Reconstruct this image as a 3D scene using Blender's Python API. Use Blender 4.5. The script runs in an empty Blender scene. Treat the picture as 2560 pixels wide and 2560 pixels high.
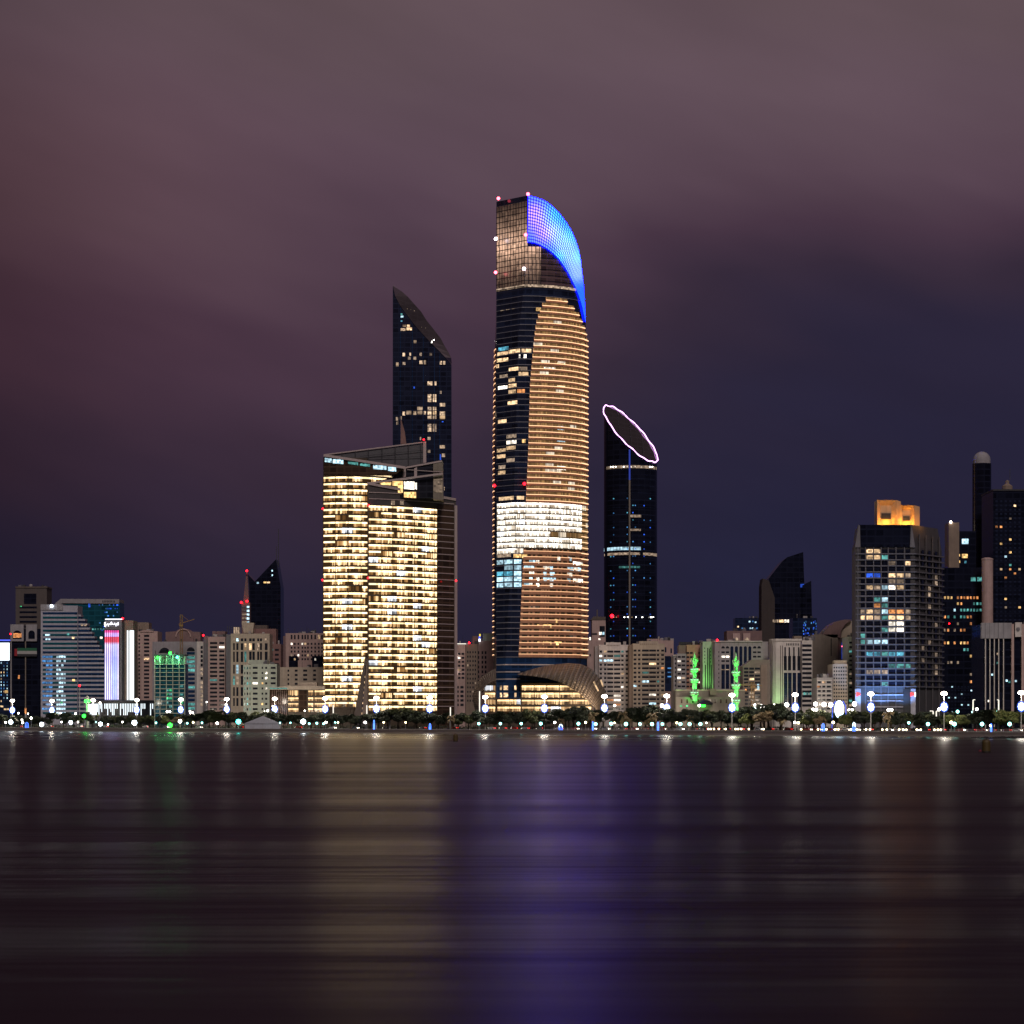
import bpy, math, random
from mathutils import Vector
random.seed(7)
R = random.Random(11)
F, H, YH, G = 6320.0, 8.5, 1795.0, 2.2      # focal length in px of a 2560 frame, eye height, horizon row, land level
sc = bpy.context.scene
COL = sc.collection
def shore(px): return H*F/(33.0 + 15.0*px/2560.0)       # distance of the waterline along a column
def W(px, py, D): return ((px-1280.0)*D/F, D, H+(YH-py)*D/F)
def interp(tab, x):
    if x <= tab[0][0]: return tab[0][1]
    for (a, b), (c, d) in zip(tab, tab[1:]):
        if x <= c: return b+(d-b)*(x-a)/(c-a)
    return tab[-1][1]
# ------------------------------------------------------------------ materials
class NT:
    def __init__(s, tree): s.t = tree
    def n(s, typ, **kw):
        nd = s.t.nodes.new(typ)
        for k, v in kw.items(): setattr(nd, k, v)
        return nd
    def put(s, sock, v):
        if hasattr(v, 'is_output'): s.t.links.new(v, sock)
        elif v is not None: sock.default_value = v
    def m(s, op, a, b=None, c=None, clamp=False):
        nd = s.n('ShaderNodeMath', operation=op, use_clamp=clamp)
        s.put(nd.inputs[0], a)
        if b is not None: s.put(nd.inputs[1], b)
        if c is not None: s.put(nd.inputs[2], c)
        return nd.outputs[0]
    def mix(s, f, a, b, blend='MIX'):
        nd = s.n('ShaderNodeMix', data_type='RGBA', blend_type=blend)
        s.put(nd.inputs[0], f); s.put(nd.inputs[6], a); s.put(nd.inputs[7], b)
        return nd.outputs[2]
    def ramp(s, f, stops, interp_='LINEAR'):
        nd = s.n('ShaderNodeValToRGB'); nd.color_ramp.interpolation = interp_
        e = nd.color_ramp.elements
        while len(e) < len(stops): e.new(0.5)
        for el, (p, c) in zip(e, stops):
            el.position = p; el.color = c if len(c) == 4 else (*c, 1)
        s.put(nd.inputs[0], f)
        return nd.outputs[0]
    def smooth(s, x, a, b):
        nd = s.n('ShaderNodeMapRange', interpolation_type='SMOOTHSTEP')
        s.put(nd.inputs[0], x); nd.inputs[1].default_value = a; nd.inputs[2].default_value = b
        return nd.outputs[0]
    def comb(s, x, y, z):
        nd = s.n('ShaderNodeCombineXYZ')
        s.put(nd.inputs[0], x); s.put(nd.inputs[1], y); s.put(nd.inputs[2], z)
        return nd.outputs[0]
    def sep(s, v):
        nd = s.n('ShaderNodeSeparateXYZ'); s.put(nd.inputs[0], v)
        return nd.outputs
    def noise(s, vec, scale, detail=2, rough=.5):
        nd = s.n('ShaderNodeTexNoise'); s.put(nd.inputs['Vector'], vec)
        nd.inputs['Scale'].default_value = scale; nd.inputs['Detail'].default_value = detail; nd.inputs['Roughness'].default_value = rough
        return nd.outputs['Fac']
    def cell(s, vec):
        nd = s.n('ShaderNodeTexWhiteNoise', noise_dimensions='3D'); s.put(nd.inputs['Vector'], vec)
        return nd.outputs['Value']
M = {}
def newmat(name):
    m = bpy.data.materials.new(name); m.use_nodes = True
    b = m.node_tree.nodes['Principled BSDF']; M[name] = m
    return m, b, NT(m.node_tree)
def c4(c, k=1): return (c[0]*k, c[1]*k, c[2]*k, 1)
def wall(name, col, rough=.75, var=.22, scale=.25):
    m, b, t = newmat(name)
    tc = t.n('ShaderNodeTexCoord').outputs['Object']
    f = t.noise(tc, scale, 5, .65)
    sx = t.sep(tc)
    st = t.noise(t.comb(t.m('MULTIPLY', sx[0], .8), t.m('MULTIPLY', sx[1], .8), t.m('MULTIPLY', sx[2], .05)), 1.0, 2)
    f2 = t.m('ADD', t.m('MULTIPLY', f, .6), t.m('MULTIPLY', st, .4))
    b.inputs['Base Color'].default_value = c4(col)
    t.put(b.inputs['Base Color'], t.ramp(f2, [(.3, c4(col, 1-var)), (.7, c4(col, 1+var))]))
    b.inputs['Roughness'].default_value = rough
    return m
def plain(name, col, rough=.5, metal=0):
    m, b, t = newmat(name)
    tc = t.n('ShaderNodeTexCoord').outputs['Object']
    t.put(b.inputs['Base Color'], t.ramp(t.noise(tc, .9, 3), [(.25, c4(col, .88)), (.75, c4(col, 1.12))]))
    b.inputs['Roughness'].default_value = rough; b.inputs['Metallic'].default_value = metal
    return m
def glass(name, col, rough=.12):
    m, b, t = newmat(name)
    tc = t.n('ShaderNodeTexCoord').outputs['Object']
    sp = t.sep(tc)
    ln = t.m('MAXIMUM', t.m('LESS_THAN', t.m('FRACT', t.m('MULTIPLY', sp[2], .27)), .22), t.m('MULTIPLY', t.m('LESS_THAN', t.m('FRACT', t.m('MULTIPLY', sp[0], .22)), .2), .6))
    pane = t.cell(t.comb(t.m('FLOOR', t.m('MULTIPLY', sp[0], .22)), t.m('FLOOR', t.m('MULTIPLY', sp[2], .27)), 1.0))
    f = t.m('ADD', t.m('MULTIPLY', t.noise(tc, .05, 3), .7), t.m('MULTIPLY', pane, .3))
    t.put(b.inputs['Base Color'], t.mix(ln, t.ramp(f, [(.3, c4(col, .6)), (.7, c4(col, 1.7))]), c4(col, 1.9)))
    b.inputs['Roughness'].default_value = min(rough, .1); b.inputs['IOR'].default_value = 1.35
    return m
def lit(name, col, s, base=(.02, .02, .025)):
    """a lit room behind glass: blotchy in cells and brighter toward the ceiling"""
    m, b, t = newmat(name)
    g = t.n('ShaderNodeNewGeometry').outputs['Position']
    rnd = t.n('ShaderNodeObjectInfo').outputs['Random']
    tc = t.sep(g)
    cel = t.cell(t.comb(t.m('FLOOR', t.m('MULTIPLY', tc[0], .9)), t.m('FLOOR', t.m('MULTIPLY', tc[2], .9)), t.m('MULTIPLY', rnd, 50)))
    nz = t.noise(g, .8, 2)
    k = t.m('MULTIPLY', t.m('ADD', .35, t.m('MULTIPLY', cel, 1.1)), t.m('ADD', .5, t.m('MULTIPLY', nz, 1.0)))
    k = t.m('MULTIPLY', k, t.m('ADD', .45, t.m('MULTIPLY', rnd, 1.0)))
    b.inputs['Base Color'].default_value = c4(base); b.inputs['Roughness'].default_value = .2
    b.inputs['Emission Color'].default_value = c4(col)
    t.put(b.inputs['Emission Strength'], t.m('MULTIPLY', k, s))
    return m
def glow(name, col, s, base=(.02, .02, .02)):
    m, b, t = newmat(name)
    b.inputs['Base Color'].default_value = c4(base)
    b.inputs['Emission Color'].default_value = c4(col); b.inputs['Emission Strength'].default_value = s
    return m
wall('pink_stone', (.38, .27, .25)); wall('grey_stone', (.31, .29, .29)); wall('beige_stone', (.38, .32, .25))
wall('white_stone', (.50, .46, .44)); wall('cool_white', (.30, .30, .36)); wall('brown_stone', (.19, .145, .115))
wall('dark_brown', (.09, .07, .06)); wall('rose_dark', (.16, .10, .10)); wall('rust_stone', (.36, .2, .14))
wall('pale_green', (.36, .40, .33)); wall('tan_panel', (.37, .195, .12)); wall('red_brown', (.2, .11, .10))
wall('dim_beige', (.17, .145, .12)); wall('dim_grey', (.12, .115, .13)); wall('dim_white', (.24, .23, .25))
wall('far_dim', (.075, .062, .06)); wall('wing_dark', (.030, .021, .021)); wall('tower_frame', (.05, .048, .055)); wall('frame_grey', (.10, .098, .12)); wall('frame_dark', (.055, .05, .058))
plain('dark_metal', (.03, .03, .035), .5); plain('white_metal', (.42, .37, .38), .5); plain('pole', (.25, .25, .25), .5)
plain('line_grey', (.20, .20, .24), .5); plain('steel_beam', (.36, .29, .29), .5); plain('crane_yellow', (.20, .11, .03), .6)
plain('canvas', (.32, .33, .38), .8); plain('slab_brown', (.05, .035, .022), .6); plain('blackish', (.012, .012, .018), .5)
plain('buoy_yellow', (.055, .034, .005), .6); plain('buoy_dark', (.015, .013, .01), .6); plain('buoy_red', (.12, .01, .02), .5)
plain('bark', (.05, .035, .025), .9); plain('palm_bark', (.12, .09, .06), .9)
plain('tyre', (.01, .01, .01), .8); plain('car_white', (.5, .5, .5), .3); plain('car_silver', (.25, .26, .28), .3)
plain('car_red', (.25, .02, .02), .3); plain('car_dark', (.02, .022, .03), .3)
plain('flag_green', (.01, .10, .05), .8); plain('flag_white', (.3, .3, .3), .8); plain('flag_red', (.25, .01, .02), .8)
wall('crown_panel', (.05, .042, .045)); plain('screen_grey', (.055, .06, .066), .35)
glass('dark_glass', (.009, .012, .026)); glass('navy_glass', (.009, .014, .034), .2); glass('teal_glass', (.006, .045, .065), .2)
glass('blue_glass', (.008, .022, .06), .2); glass('win_dark', (.012, .013, .018), .15); glass('brown_glass', (.035, .022, .015), .3)
glass('black_glass', (.005, .006, .0125), .25); glass('roof_glass', (.010, .009, .012)); plain('pale_screen', (.085, .085, .095), .3)
lit('lit_warm', (1, .66, .36), 1.1); lit('lit_gold', (1, .6, .22), 1.2); lit('lit_white', (1, .9, .76), 1.8)
lit('lit_cool', (.55, .85, 1), 1.2); lit('lit_cyan', (.15, .62, .85), .75); lit('lit_orange', (1, .38, .12), .8)
lit('lit_blue', (.03, .14, 1), .9); lit('lit_dim', (1, .72, .5), .35); lit('lit_sky', (.10, .38, .9), .6); lit('lit_green', (.1, 1, .4), .8)
lit('lit_soft', (1, .70, .45), .75); lit('lit_teal', (.2, .75, .7), .4)
glow('beacon_red', (1, .004, .010), 14); glow('beacon_white', (1, .85, .95), 14); glow('beacon_pink', (1, .10, .16), 9)
glow('lamp_warm', (1, .86, .70), 17); glow('lamp_cool', (.75, .9, 1), 16); glow('lamp_cyan', (.06, .9, .75), 12)
glow('lamp_green', (.015, 1, .03), 9); glow('motif_white', (.62, .85, 1), 5); glow('motif_blue', (.004, .10, 1), 1.2)
glow('globe_white', (1, .95, .85), 14); glow('globe_cyan', (.30, .95, .86), 6); glow('globe_yellow', (1, .85, .4), 10)
glow('sign_white', (.9, .92, 1), 4); glow('sign_red', (1, .05, .04), 1.6); glow('strip_white', (.85, .95, 1), 1.7)
glow('screen_white', (.85, .93, 1), 2.2); glow('rim_light', (.9, .45, 1), 3.6); glow('tail_red', (1, .012, .008), 6)
glow('head_white', (1, .9, .75), 14); glow('blue_line', (.02, .08, .8), .35); glow('led_front', (1, .60, .33), 1.75)
glow('led_under', (1, .46, .22), 1.9); glow('line_white', (.9, .93, 1), 2.5); glow('low_yellow', (1, .8, .45), 9); glow('strip_cream', (1, .93, .8), 1.2)
glow('green_band', (.35, 1, .5), 1.6); glow('sign_yellow', (1, .75, .1), 1.2); glow('sign_blue', (.1, .15, 1), 1.2)
glow('display_blue', (.06, .18, 1), 4); glow('street_glow', (1, .8, .6), 3)

# office floors lit right through (the twin slab tower): bright ceiling strip on top, rooms below
def office(name, strip, warm, s, dark=.3):
    m, b, t = newmat(name)
    uv = t.sep(t.n('ShaderNodeUVMap').outputs[0])
    rnd = t.n('ShaderNodeObjectInfo').outputs['Random']
    u, v = uv[0], uv[1]
    r50 = t.m('MULTIPLY', rnd, 91.0)
    big = t.cell(t.comb(t.m('FLOOR', t.m('MULTIPLY', u, .16)), r50, 1.0))          # whole rooms
    keep = t.cell(t.comb(t.m('FLOOR', t.m('MULTIPLY', u, .26)), 7.0, 3.0))           # same on every floor (core, lobby)
    med = t.cell(t.comb(t.m('FLOOR', t.m('MULTIPLY', u, .62)), r50, 5.0))
    fine = t.cell(t.comb(t.m('FLOOR', t.m('MULTIPLY', u, 1.5)), r50, 9.0))
    room = t.m('ADD', t.m('ADD', t.m('MULTIPLY', big, .42), t.m('MULTIPLY', keep, .42)), t.m('MULTIPLY', med, .30))
    room = t.smooth(room, dark, .9)
    desk = t.smooth(v, .02, .22)                                                      # furniture hides the sill
    desk = t.m('MAXIMUM', desk, t.m('GREATER_THAN', fine, .75))
    fcol = t.m('ADD', .30, t.m('MULTIPLY', fine, .95))
    rooms = t.m('MULTIPLY', t.m('MULTIPLY', room, fcol), desk)
    ceil_on = t.m('GREATER_THAN', t.cell(t.comb(t.m('FLOOR', t.m('MULTIPLY', u, .12)), r50, 13.0)), .07)
    ceil = t.m('MULTIPLY', t.m('GREATER_THAN', v, .66), ceil_on)
    mull = t.m('GREATER_THAN', t.m('FRACT', t.m('MULTIPLY', u, .125)), .05)
    col = t.mix(t.smooth(rooms, .05, .75), c4(warm), c4(strip))
    col = t.mix(ceil, col, c4(strip))
    ceilv = t.m('ADD', .5, t.m('MULTIPLY', t.cell(t.comb(t.m('FLOOR', t.m('MULTIPLY', u, .2)), r50, 31.0)), .8))
    odd = t.m('GREATER_THAN', big, .97)
    col = t.mix(odd, col, (.9, .93, 1, 1))
    st = t.m('ADD', t.m('MULTIPLY', rooms, 1.5), t.m('MULTIPLY', t.m('MULTIPLY', ceil, ceilv), 1.9))
    st = t.m('ADD', t.m('MULTIPLY', st, mull), .03)
    b.inputs['Base Color'].default_value = (.02, .015, .01, 1); b.inputs['Roughness'].default_value = .2
    t.put(b.inputs['Emission Color'], col)
    t.put(b.inputs['Emission Strength'], t.m('MULTIPLY', st, s))
    return m
office('office_gold', (1, .73, .39), (1, .46, .12), 1.25, .42)
office('office_white', (1, .92, .78), (1, .74, .5), 1.2, -.15)
office('office_podium', (1, .66, .32), (1, .5, .2), .75, .1)
# brownish curtain-lined flats in the bright curved face
def flats(name, s):
    m, b, t = newmat(name)
    uv = t.sep(t.n('ShaderNodeUVMap').outputs[0]); rnd = t.m('MULTIPLY', t.n('ShaderNodeObjectInfo').outputs['Random'], 77.0)
    u, v = uv[0], uv[1]
    keep = t.cell(t.comb(t.m('FLOOR', t.m('MULTIPLY', u, .6)), 3.0, 3.0))
    fine = t.cell(t.comb(t.m('FLOOR', t.m('MULTIPLY', u, 1.1)), rnd, 1.0))
    room = t.m('GREATER_THAN', t.cell(t.comb(t.m('FLOOR', t.m('MULTIPLY', u, .17)), rnd, 8.0)), .93)
    e = t.m('ADD', t.m('MULTIPLY', t.m('MULTIPLY', fine, keep), .55), t.m('MULTIPLY', room, t.m('ADD', .3, fine)))
    pier = t.m('LESS_THAN', t.m('FRACT', t.m('MULTIPLY', u, .13)), .2 if s < .2 else .08)
    pier = t.m('MAXIMUM', pier, t.m('GREATER_THAN', t.cell(t.comb(t.m('FLOOR', t.m('MULTIPLY', u, .8)), 5.0, 2.0)), .72 if s < .2 else .9))
    t.put(b.inputs['Base Color'], t.mix(pier, (.02, .012, .008, 1), (.30, .175, .11, 1))); b.inputs['Roughness'].default_value = .3
    e = t.m('ADD', e, .16)
    t.put(b.inputs['Emission Color'], t.mix(room, (1, .55, .2, 1), (1, .85, .65, 1)))
    t.put(b.inputs['Emission Strength'], t.m('MULTIPLY', e, s))
flats('flats_gold', .62); flats('flats_dim', .07)
# crown lantern glass (lit from inside low down), by height
def crown():
    m, b, t = newmat('crown_glow')
    g = t.sep(t.n('ShaderNodeNewGeometry').outputs['Position'])
    uv = t.sep(t.n('ShaderNodeUVMap').outputs[0])
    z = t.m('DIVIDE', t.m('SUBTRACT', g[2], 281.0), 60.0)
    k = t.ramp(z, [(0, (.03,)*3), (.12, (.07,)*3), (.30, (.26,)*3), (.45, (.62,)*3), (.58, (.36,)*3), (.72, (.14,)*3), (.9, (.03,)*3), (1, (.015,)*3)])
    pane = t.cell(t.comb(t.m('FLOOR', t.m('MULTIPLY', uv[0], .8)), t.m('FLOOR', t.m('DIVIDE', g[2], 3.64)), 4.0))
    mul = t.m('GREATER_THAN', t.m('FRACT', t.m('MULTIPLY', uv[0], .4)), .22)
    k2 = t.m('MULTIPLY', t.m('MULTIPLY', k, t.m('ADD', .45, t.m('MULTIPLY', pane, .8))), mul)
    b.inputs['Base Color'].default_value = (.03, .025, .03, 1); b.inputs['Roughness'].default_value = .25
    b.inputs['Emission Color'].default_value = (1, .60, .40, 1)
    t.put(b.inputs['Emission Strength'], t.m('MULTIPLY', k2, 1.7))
crown()
glass('crown_dim', (.07, .045, .05), .3)
def led():
    m, b, t = newmat('led_net')
    uv = t.sep(t.n('ShaderNodeUVMap').outputs[0])
    du = t.m('SUBTRACT', t.m('FRACT', uv[0]), .5); dv = t.m('SUBTRACT', t.m('FRACT', uv[1]), .5)
    r = t.m('SQRT', t.m('ADD', t.m('MULTIPLY', du, du), t.m('MULTIPLY', dv, dv)))
    dot = t.m('LESS_THAN', r, .39)
    vc = t.n('ShaderNodeVertexColor'); vc.layer_name = 'Col'
    b.inputs['Base Color'].default_value = (.01, .01, .04, 1)
    t.put(b.inputs['Emission Color'], t.mix(dot, (.0004, .0004, 1.0, 1), vc.outputs[0]))
    t.put(b.inputs['Emission Strength'], t.m('ADD', 46.0, t.m('MULTIPLY', dot, -44.7)))
led()
def lattice():
    m, b, t = newmat('lattice_shell')
    uv = t.sep(t.n('ShaderNodeUVMap').outputs[0])
    a = t.m('LESS_THAN', t.m('FRACT', uv[0]), .13); c = t.m('LESS_THAN', t.m('FRACT', uv[1]), .13)
    ln = t.m('MAXIMUM', a, c)
    t.put(b.inputs['Base Color'], t.mix(ln, (.19, .155, .125, 1), (.05, .04, .032, 1)))
    b.inputs['Roughness'].default_value = .38; b.inputs['Metallic'].default_value = .3
lattice()
def ledcol():
    m, b, t = newmat('facade_strips')
    uv = t.sep(t.n('ShaderNodeUVMap').outputs[0]); rnd = t.n('ShaderNodeObjectInfo').outputs['Random']
    v = uv[1]
    c = t.ramp(v, [(0, (.75, .75, 1)), (.35, (.8, .85, 1)), (.6, (.62, .6, 1)), (.79, (.9, .8, 1)), (.835, (.9, .04, .08)), (.905, (.9, .04, .08)), (.915, (.8, .55, 1)), (.955, (1, .5, .9)), (.975, (1, .05, .25)), (1, (1, .05, .3))])
    tint = t.mix(rnd, (.55, .65, 1.0, 1), (1.15, .85, 1.0, 1))
    k = t.m('ADD', .7, t.m('MULTIPLY', t.noise(t.comb(rnd, v, 0.0), 9, 3), .9))
    b.inputs['Base Color'].default_value = (.1, .1, .12, 1)
    t.put(b.inputs['Emission Color'], t.mix(1.0, c, tint, 'MULTIPLY')); t.put(b.inputs['Emission Strength'], t.m('MULTIPLY', k, 1.5))
ledcol()
def leafmat(name, a, bcol):
    m, b, t = newmat(name)
    g = t.n('ShaderNodeNewGeometry').outputs['Position']
    f = t.noise(g, .7, 4)
    t.put(b.inputs['Base Color'], t.ramp(f, [(.3, a), (.7, bcol)])); b.inputs['Roughness'].default_value = .7
leafmat('leaf_dark', (.010, .016, .009), (.032, .044, .020)); leafmat('leaf_mid', (.03, .045, .015), (.07, .08, .03))
leafmat('leaf_dry', (.12, .10, .05), (.30, .22, .12)); leafmat('leaf_lit', (.06, .09, .02), (.16, .17, .05))  # lit tone: lamplight on foliage put into the leaf colour

# ------------------------------------------------------------------ mesh builder
class MB:
    def __init__(s): s.v, s.f, s.m, s.uv = [], [], [], []
    def face(s, pts, mi=0, uv=None):
        i = len(s.v); s.v += [tuple(p) for p in pts]; s.f.append(tuple(range(i, i+len(pts)))); s.m.append(mi)
        s.uv += uv if uv else [(p[0], p[2]) for p in pts]
    def box(s, x0, x1, y0, y1, z0, z1, mi=0):
        a, b, c, d = (x0, y0, z0), (x1, y0, z0), (x1, y0, z1), (x0, y0, z1)
        e, f, g, h = (x0, y1, z0), (x1, y1, z0), (x1, y1, z1), (x0, y1, z1)
        for q in ((a, b, c, d), (f, e, h, g), (e, a, d, h), (b, f, g, c), (d, c, g, h), (e, f, b, a)): s.face(q, mi)
    def loft(s, rings, caps=True, mi=0, closed=True):
        n = len(rings[0])
        for r0, r1 in zip(rings, rings[1:]):
            for i in range(n if closed else n-1):
                j = (i+1) % n
                s.face((r0[i], r0[j], r1[j], r1[i]), mi)
        if caps: s.face(list(reversed(rings[0])), mi); s.face(rings[-1], mi)
    def tube(s, pts, r, n=6, r1=None, mi=0):
        rings = []
        for k, p in enumerate(pts):
            a = Vector(pts[max(k-1, 0)]); b = Vector(pts[min(k+1, len(pts)-1)])
            t = (b-a).normalized(); u = t.orthogonal().normalized() if abs(t.z) < .999 else Vector((1, 0, 0)); w = t.cross(u)
            rr = r if r1 is None else r+(r1-r)*k/(len(pts)-1)
            rings.append([tuple(Vector(p)+u*(rr*math.cos(2*math.pi*i/n))+w*(rr*math.sin(2*math.pi*i/n))) for i in range(n)])
        s.loft(rings, True, mi)
    def lathe(s, prof, n=16, cx=0, cy=0, mi=0):
        rings = [[(cx+r*math.cos(2*math.pi*i/n), cy+r*math.sin(2*math.pi*i/n), z) for i in range(n)] for r, z in prof]
        s.loft(rings, True, mi)
    def ball(s, c, r, n=10, k=6, mi=0, sz=1):
        s.lathe([(max(.01, r*math.sin(math.pi*j/k)), c[2]-sz*r*math.cos(math.pi*j/k)) for j in range(k+1)], n, c[0], c[1], mi)
    def strip(s, path, z0, z1, lip=.3, off=0.0, mi=0, lipm=None):
        """cladding strip along a plan path (left to right seen from outside) with top and bottom lips"""
        P = offset(path, off); Q = offset(path, off-lip); u = 0
        lm = mi if lipm is None else lipm
        for i in range(len(P)-1):
            a, b, c, d = P[i], P[i+1], Q[i], Q[i+1]
            L = math.dist(a, b)
            s.face(((a[0], a[1], z0), (b[0], b[1], z0), (b[0], b[1], z1), (a[0], a[1], z1)), mi, [(u, 0), (u+L, 0), (u+L, 1), (u, 1)])
            s.face(((a[0], a[1], z1), (b[0], b[1], z1), (d[0], d[1], z1), (c[0], c[1], z1)), lm)
            s.face(((c[0], c[1], z0), (d[0], d[1], z0), (b[0], b[1], z0), (a[0], a[1], z0)), lm)
            u += L
    def build(s, name, mats, parent=None, loc=None, smooth=False):
        me = bpy.data.meshes.new(name)
        me.from_pydata(s.v, [], s.f)
        for k in (mats if isinstance(mats, (list, tuple)) else [mats]): me.materials.append(M[k] if isinstance(k, str) else k)
        uvl = me.uv_layers.new(name='UVMap')
        for i, q in enumerate(s.uv): uvl.data[i].uv = q
        if any(s.m): me.polygons.foreach_set('material_index', s.m)
        if smooth: me.polygons.foreach_set('use_smooth', [True]*len(s.f))
        me.update()
        o = bpy.data.objects.new(name, me); COL.objects.link(o)
        if parent: o.parent = parent
        if loc: o.location = loc
        return o
def offset(path, off):
    if not off: return path
    out = []
    for i, p in enumerate(path):
        a = path[max(i-1, 0)]; b = path[min(i+1, len(path)-1)]
        tx, ty = b[0]-a[0], b[1]-a[1]; L = math.hypot(tx, ty) or 1
        out.append((p[0]+ty/L*off, p[1]-tx/L*off))
    return out
def tag(o, label=None, cat=None, group=None, kind=None):
    if label: o['label'] = label
    if cat: o['category'] = cat
    if group: o['group'] = group
    if kind: o['kind'] = kind
    return o
def empty(name, loc, label, cat, group=None):
    o = bpy.data.objects.new(name, None); COL.objects.link(o); o.location = loc
    return tag(o, label, cat, group)
winmesh = {}
class Bld:
    """one building; px/py are read off the photograph at the building's own distance D and become metres in its frame"""
    def __init__(s, name, label, px, off=None, D=None, cat='building', group=None):
        s.D = D if D else shore(px)+off; s.k = s.D/F
        s.ox = (px-1280)*s.k
        s.o = empty(name, (s.ox, s.D, G), label, cat, group); s.w = []; s.tops = []
    def x(s, px, dy=0): return (px-1280)*(s.D+dy)/F-s.ox
    def z(s, py, dy=0): return H+(YH-py)*(s.D+dy)/F-G
    def P(s, px, py, dy=0): return (s.x(px, dy), dy, s.z(py, dy))
    def box(s, part, x0, x1, top, bot=None, mat='grey_stone', dy=0, dep=22, parent=None):
        if part == 'wall' and dep > 15: s.tops.append((x0, x1, top, dy))
        b = MB(); b.box(s.x(x0, dy), s.x(x1, dy), dy, dy+dep, 0 if bot is None else s.z(bot, dy), s.z(top, dy))
        return b.build(part, mat, parent or s.o)
    def prism(s, part, pts, mat, dy=0, dep=20, parent=None, back=None):
        """front outline (apparent px) lofted to a back outline"""
        f = [s.P(a, b, dy) for a, b in pts]
        if back: g = [s.P(a, b, dy+dep) for a, b in back]
        else: g = [(p[0], dy+dep, p[2]) for p in f]
        b = MB(); b.loft([f, g]); return b.build(part, mat, parent or s.o)
    def beam(s, part, p, q, th, mat, dy=0, dep=1.0, parent=None):
        a = s.P(p[0], p[1], dy); c = s.P(q[0], q[1], q[2] if len(q) > 2 else dy); h = th*s.k/2
        L = math.hypot(c[0]-a[0], c[2]-a[2]); nx, nz = -(c[2]-a[2])/L*h, (c[0]-a[0])/L*h
        f = [(a[0]-nx, a[1], a[2]-nz), (c[0]-nx, c[1], c[2]-nz), (c[0]+nx, c[1], c[2]+nz), (a[0]+nx, a[1], a[2]+nz)]
        b = MB(); b.loft([f, [(p_[0], p_[1]+dep, p_[2]) for p_ in f]]); return b.build(part, mat, parent or s.o)
    def win(s, x0, x1, y0, y1, mat='win_dark', dy=0, arch=False, name='window'):
        s.w.append((s.x(x0, dy), s.x(x1, dy), s.z(y1, dy), s.z(y0, dy), dy, mat, arch, name))
    def grid(s, xs, ys, p=.12, pal=('lit_warm', 'lit_white', 'lit_cool'), dark='win_dark', dy=0, rnd=None):
        r = rnd or R
        for y0, y1 in ys:
            for x0, x1 in xs:
                s.win(x0, x1, y0, y1, r.choice(pal) if r.random() < p else dark, dy)
    def beacon(s, px, py, mat='beacon_red', r=3.0, dy=-.8):
        b = MB(); b.ball((0, 0, 0), r*s.k, 8, 5); q = s.P(px, py, dy)
        return b.build('beacon_light', mat, s.o, q)
    def done(s, cap=100):
        rr = random.Random(len(s.w)*7+int(s.D))
        for x0, x1, top, dy in s.tops[:1]:
            if x1-x0 < 18 or x0 < 0: continue
            wdt = s.x(x1, dy)-s.x(x0, dy); xa = s.x(x0, dy); zt = s.z(top, dy)
            for k in range(rr.randint(3, 6)):
                u = rr.uniform(.05, .88); w_ = rr.uniform(1.0, 3.0); h_ = rr.uniform(.8, 2.2); y_ = dy+rr.uniform(1, 6); b = MB()
                if rr.random() < .3: b.lathe([(w_*.45, zt), (w_*.5, zt+h_), (w_*.3, zt+h_*1.3)], 10, xa+wdt*u+w_/2, y_+1.2)
                else: b.box(xa+wdt*u, xa+wdt*u+w_, y_, y_+2, zt, zt+h_); b.box(xa+wdt*u+.2, xa+wdt*u+w_-.2, y_-.1, y_, zt+.3, zt+h_-.3)
                b.build('roof_unit', rr.choice(('dim_grey', 'grey_stone', 'dark_metal')), s.o)
            b = MB(); px_ = xa+wdt*rr.uniform(.2, .8); b.tube([(px_, dy+3, zt), (px_, dy+3, zt+rr.uniform(3, 6))], .1, 4); b.build('roof_aerial', 'dark_metal', s.o)
        s.w.sort(key=lambda w: (-round((w[1]-w[0])*(w[3]-w[2]), 1), w[5] in ('win_dark', 'dark_glass', 'navy_glass', 'black_glass')))
        for w in s.w[:cap]:
            wd, ht = round(w[1]-w[0], 2), round(w[3]-w[2], 2)
            key = (wd, ht, w[5], w[6], w[7])
            if key not in winmesh:
                b = MB(); b2 = [(-wd/2, -ht/2), (wd/2, -ht/2)]
                if w[6]:
                    rr = wd/2; hz = ht/2-rr
                    b2 += [(rr*math.cos(a), hz+rr*math.sin(a)) for a in [math.pi*i/8 for i in range(9)]]
                else: b2 += [(wd/2, ht/2), (-wd/2, ht/2)]
                b.loft([[(x, -.12, z) for x, z in b2], [(x, .15, z) for x, z in b2]])
                o = b.build(w[7], w[5], s.o); winmesh[key] = o.data
            else:
                o = bpy.data.objects.new(w[7], winmesh[key]); COL.objects.link(o); o.parent = s.o
            o.location = ((w[0]+w[1])/2, w[4], (w[2]+w[3])/2)
        rest = s.w[cap:]
        if rest:
            mats = sorted({w[5] for w in rest}); b = MB()
            for w in rest: b.box(w[0], w[1], w[4]-.12, w[4]+.15, w[2], w[3], mats.index(w[5]))
            tag(b.build(s.w[-1][7], mats, s.o), kind='stuff')
        return s
def rows(y0, dy, n, h): return [(y0+dy*i, y0+dy*i+h) for i in range(n)]
def light(name, loc, energy, col, rad=.5, parent=None):
    l = bpy.data.lights.new(name, 'POINT'); l.energy = energy; l.color = col; l.shadow_soft_size = rad
    o = bpy.data.objects.new(name, l); COL.objects.link(o); o.location = loc
    if parent: o.parent = parent
    return o

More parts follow.
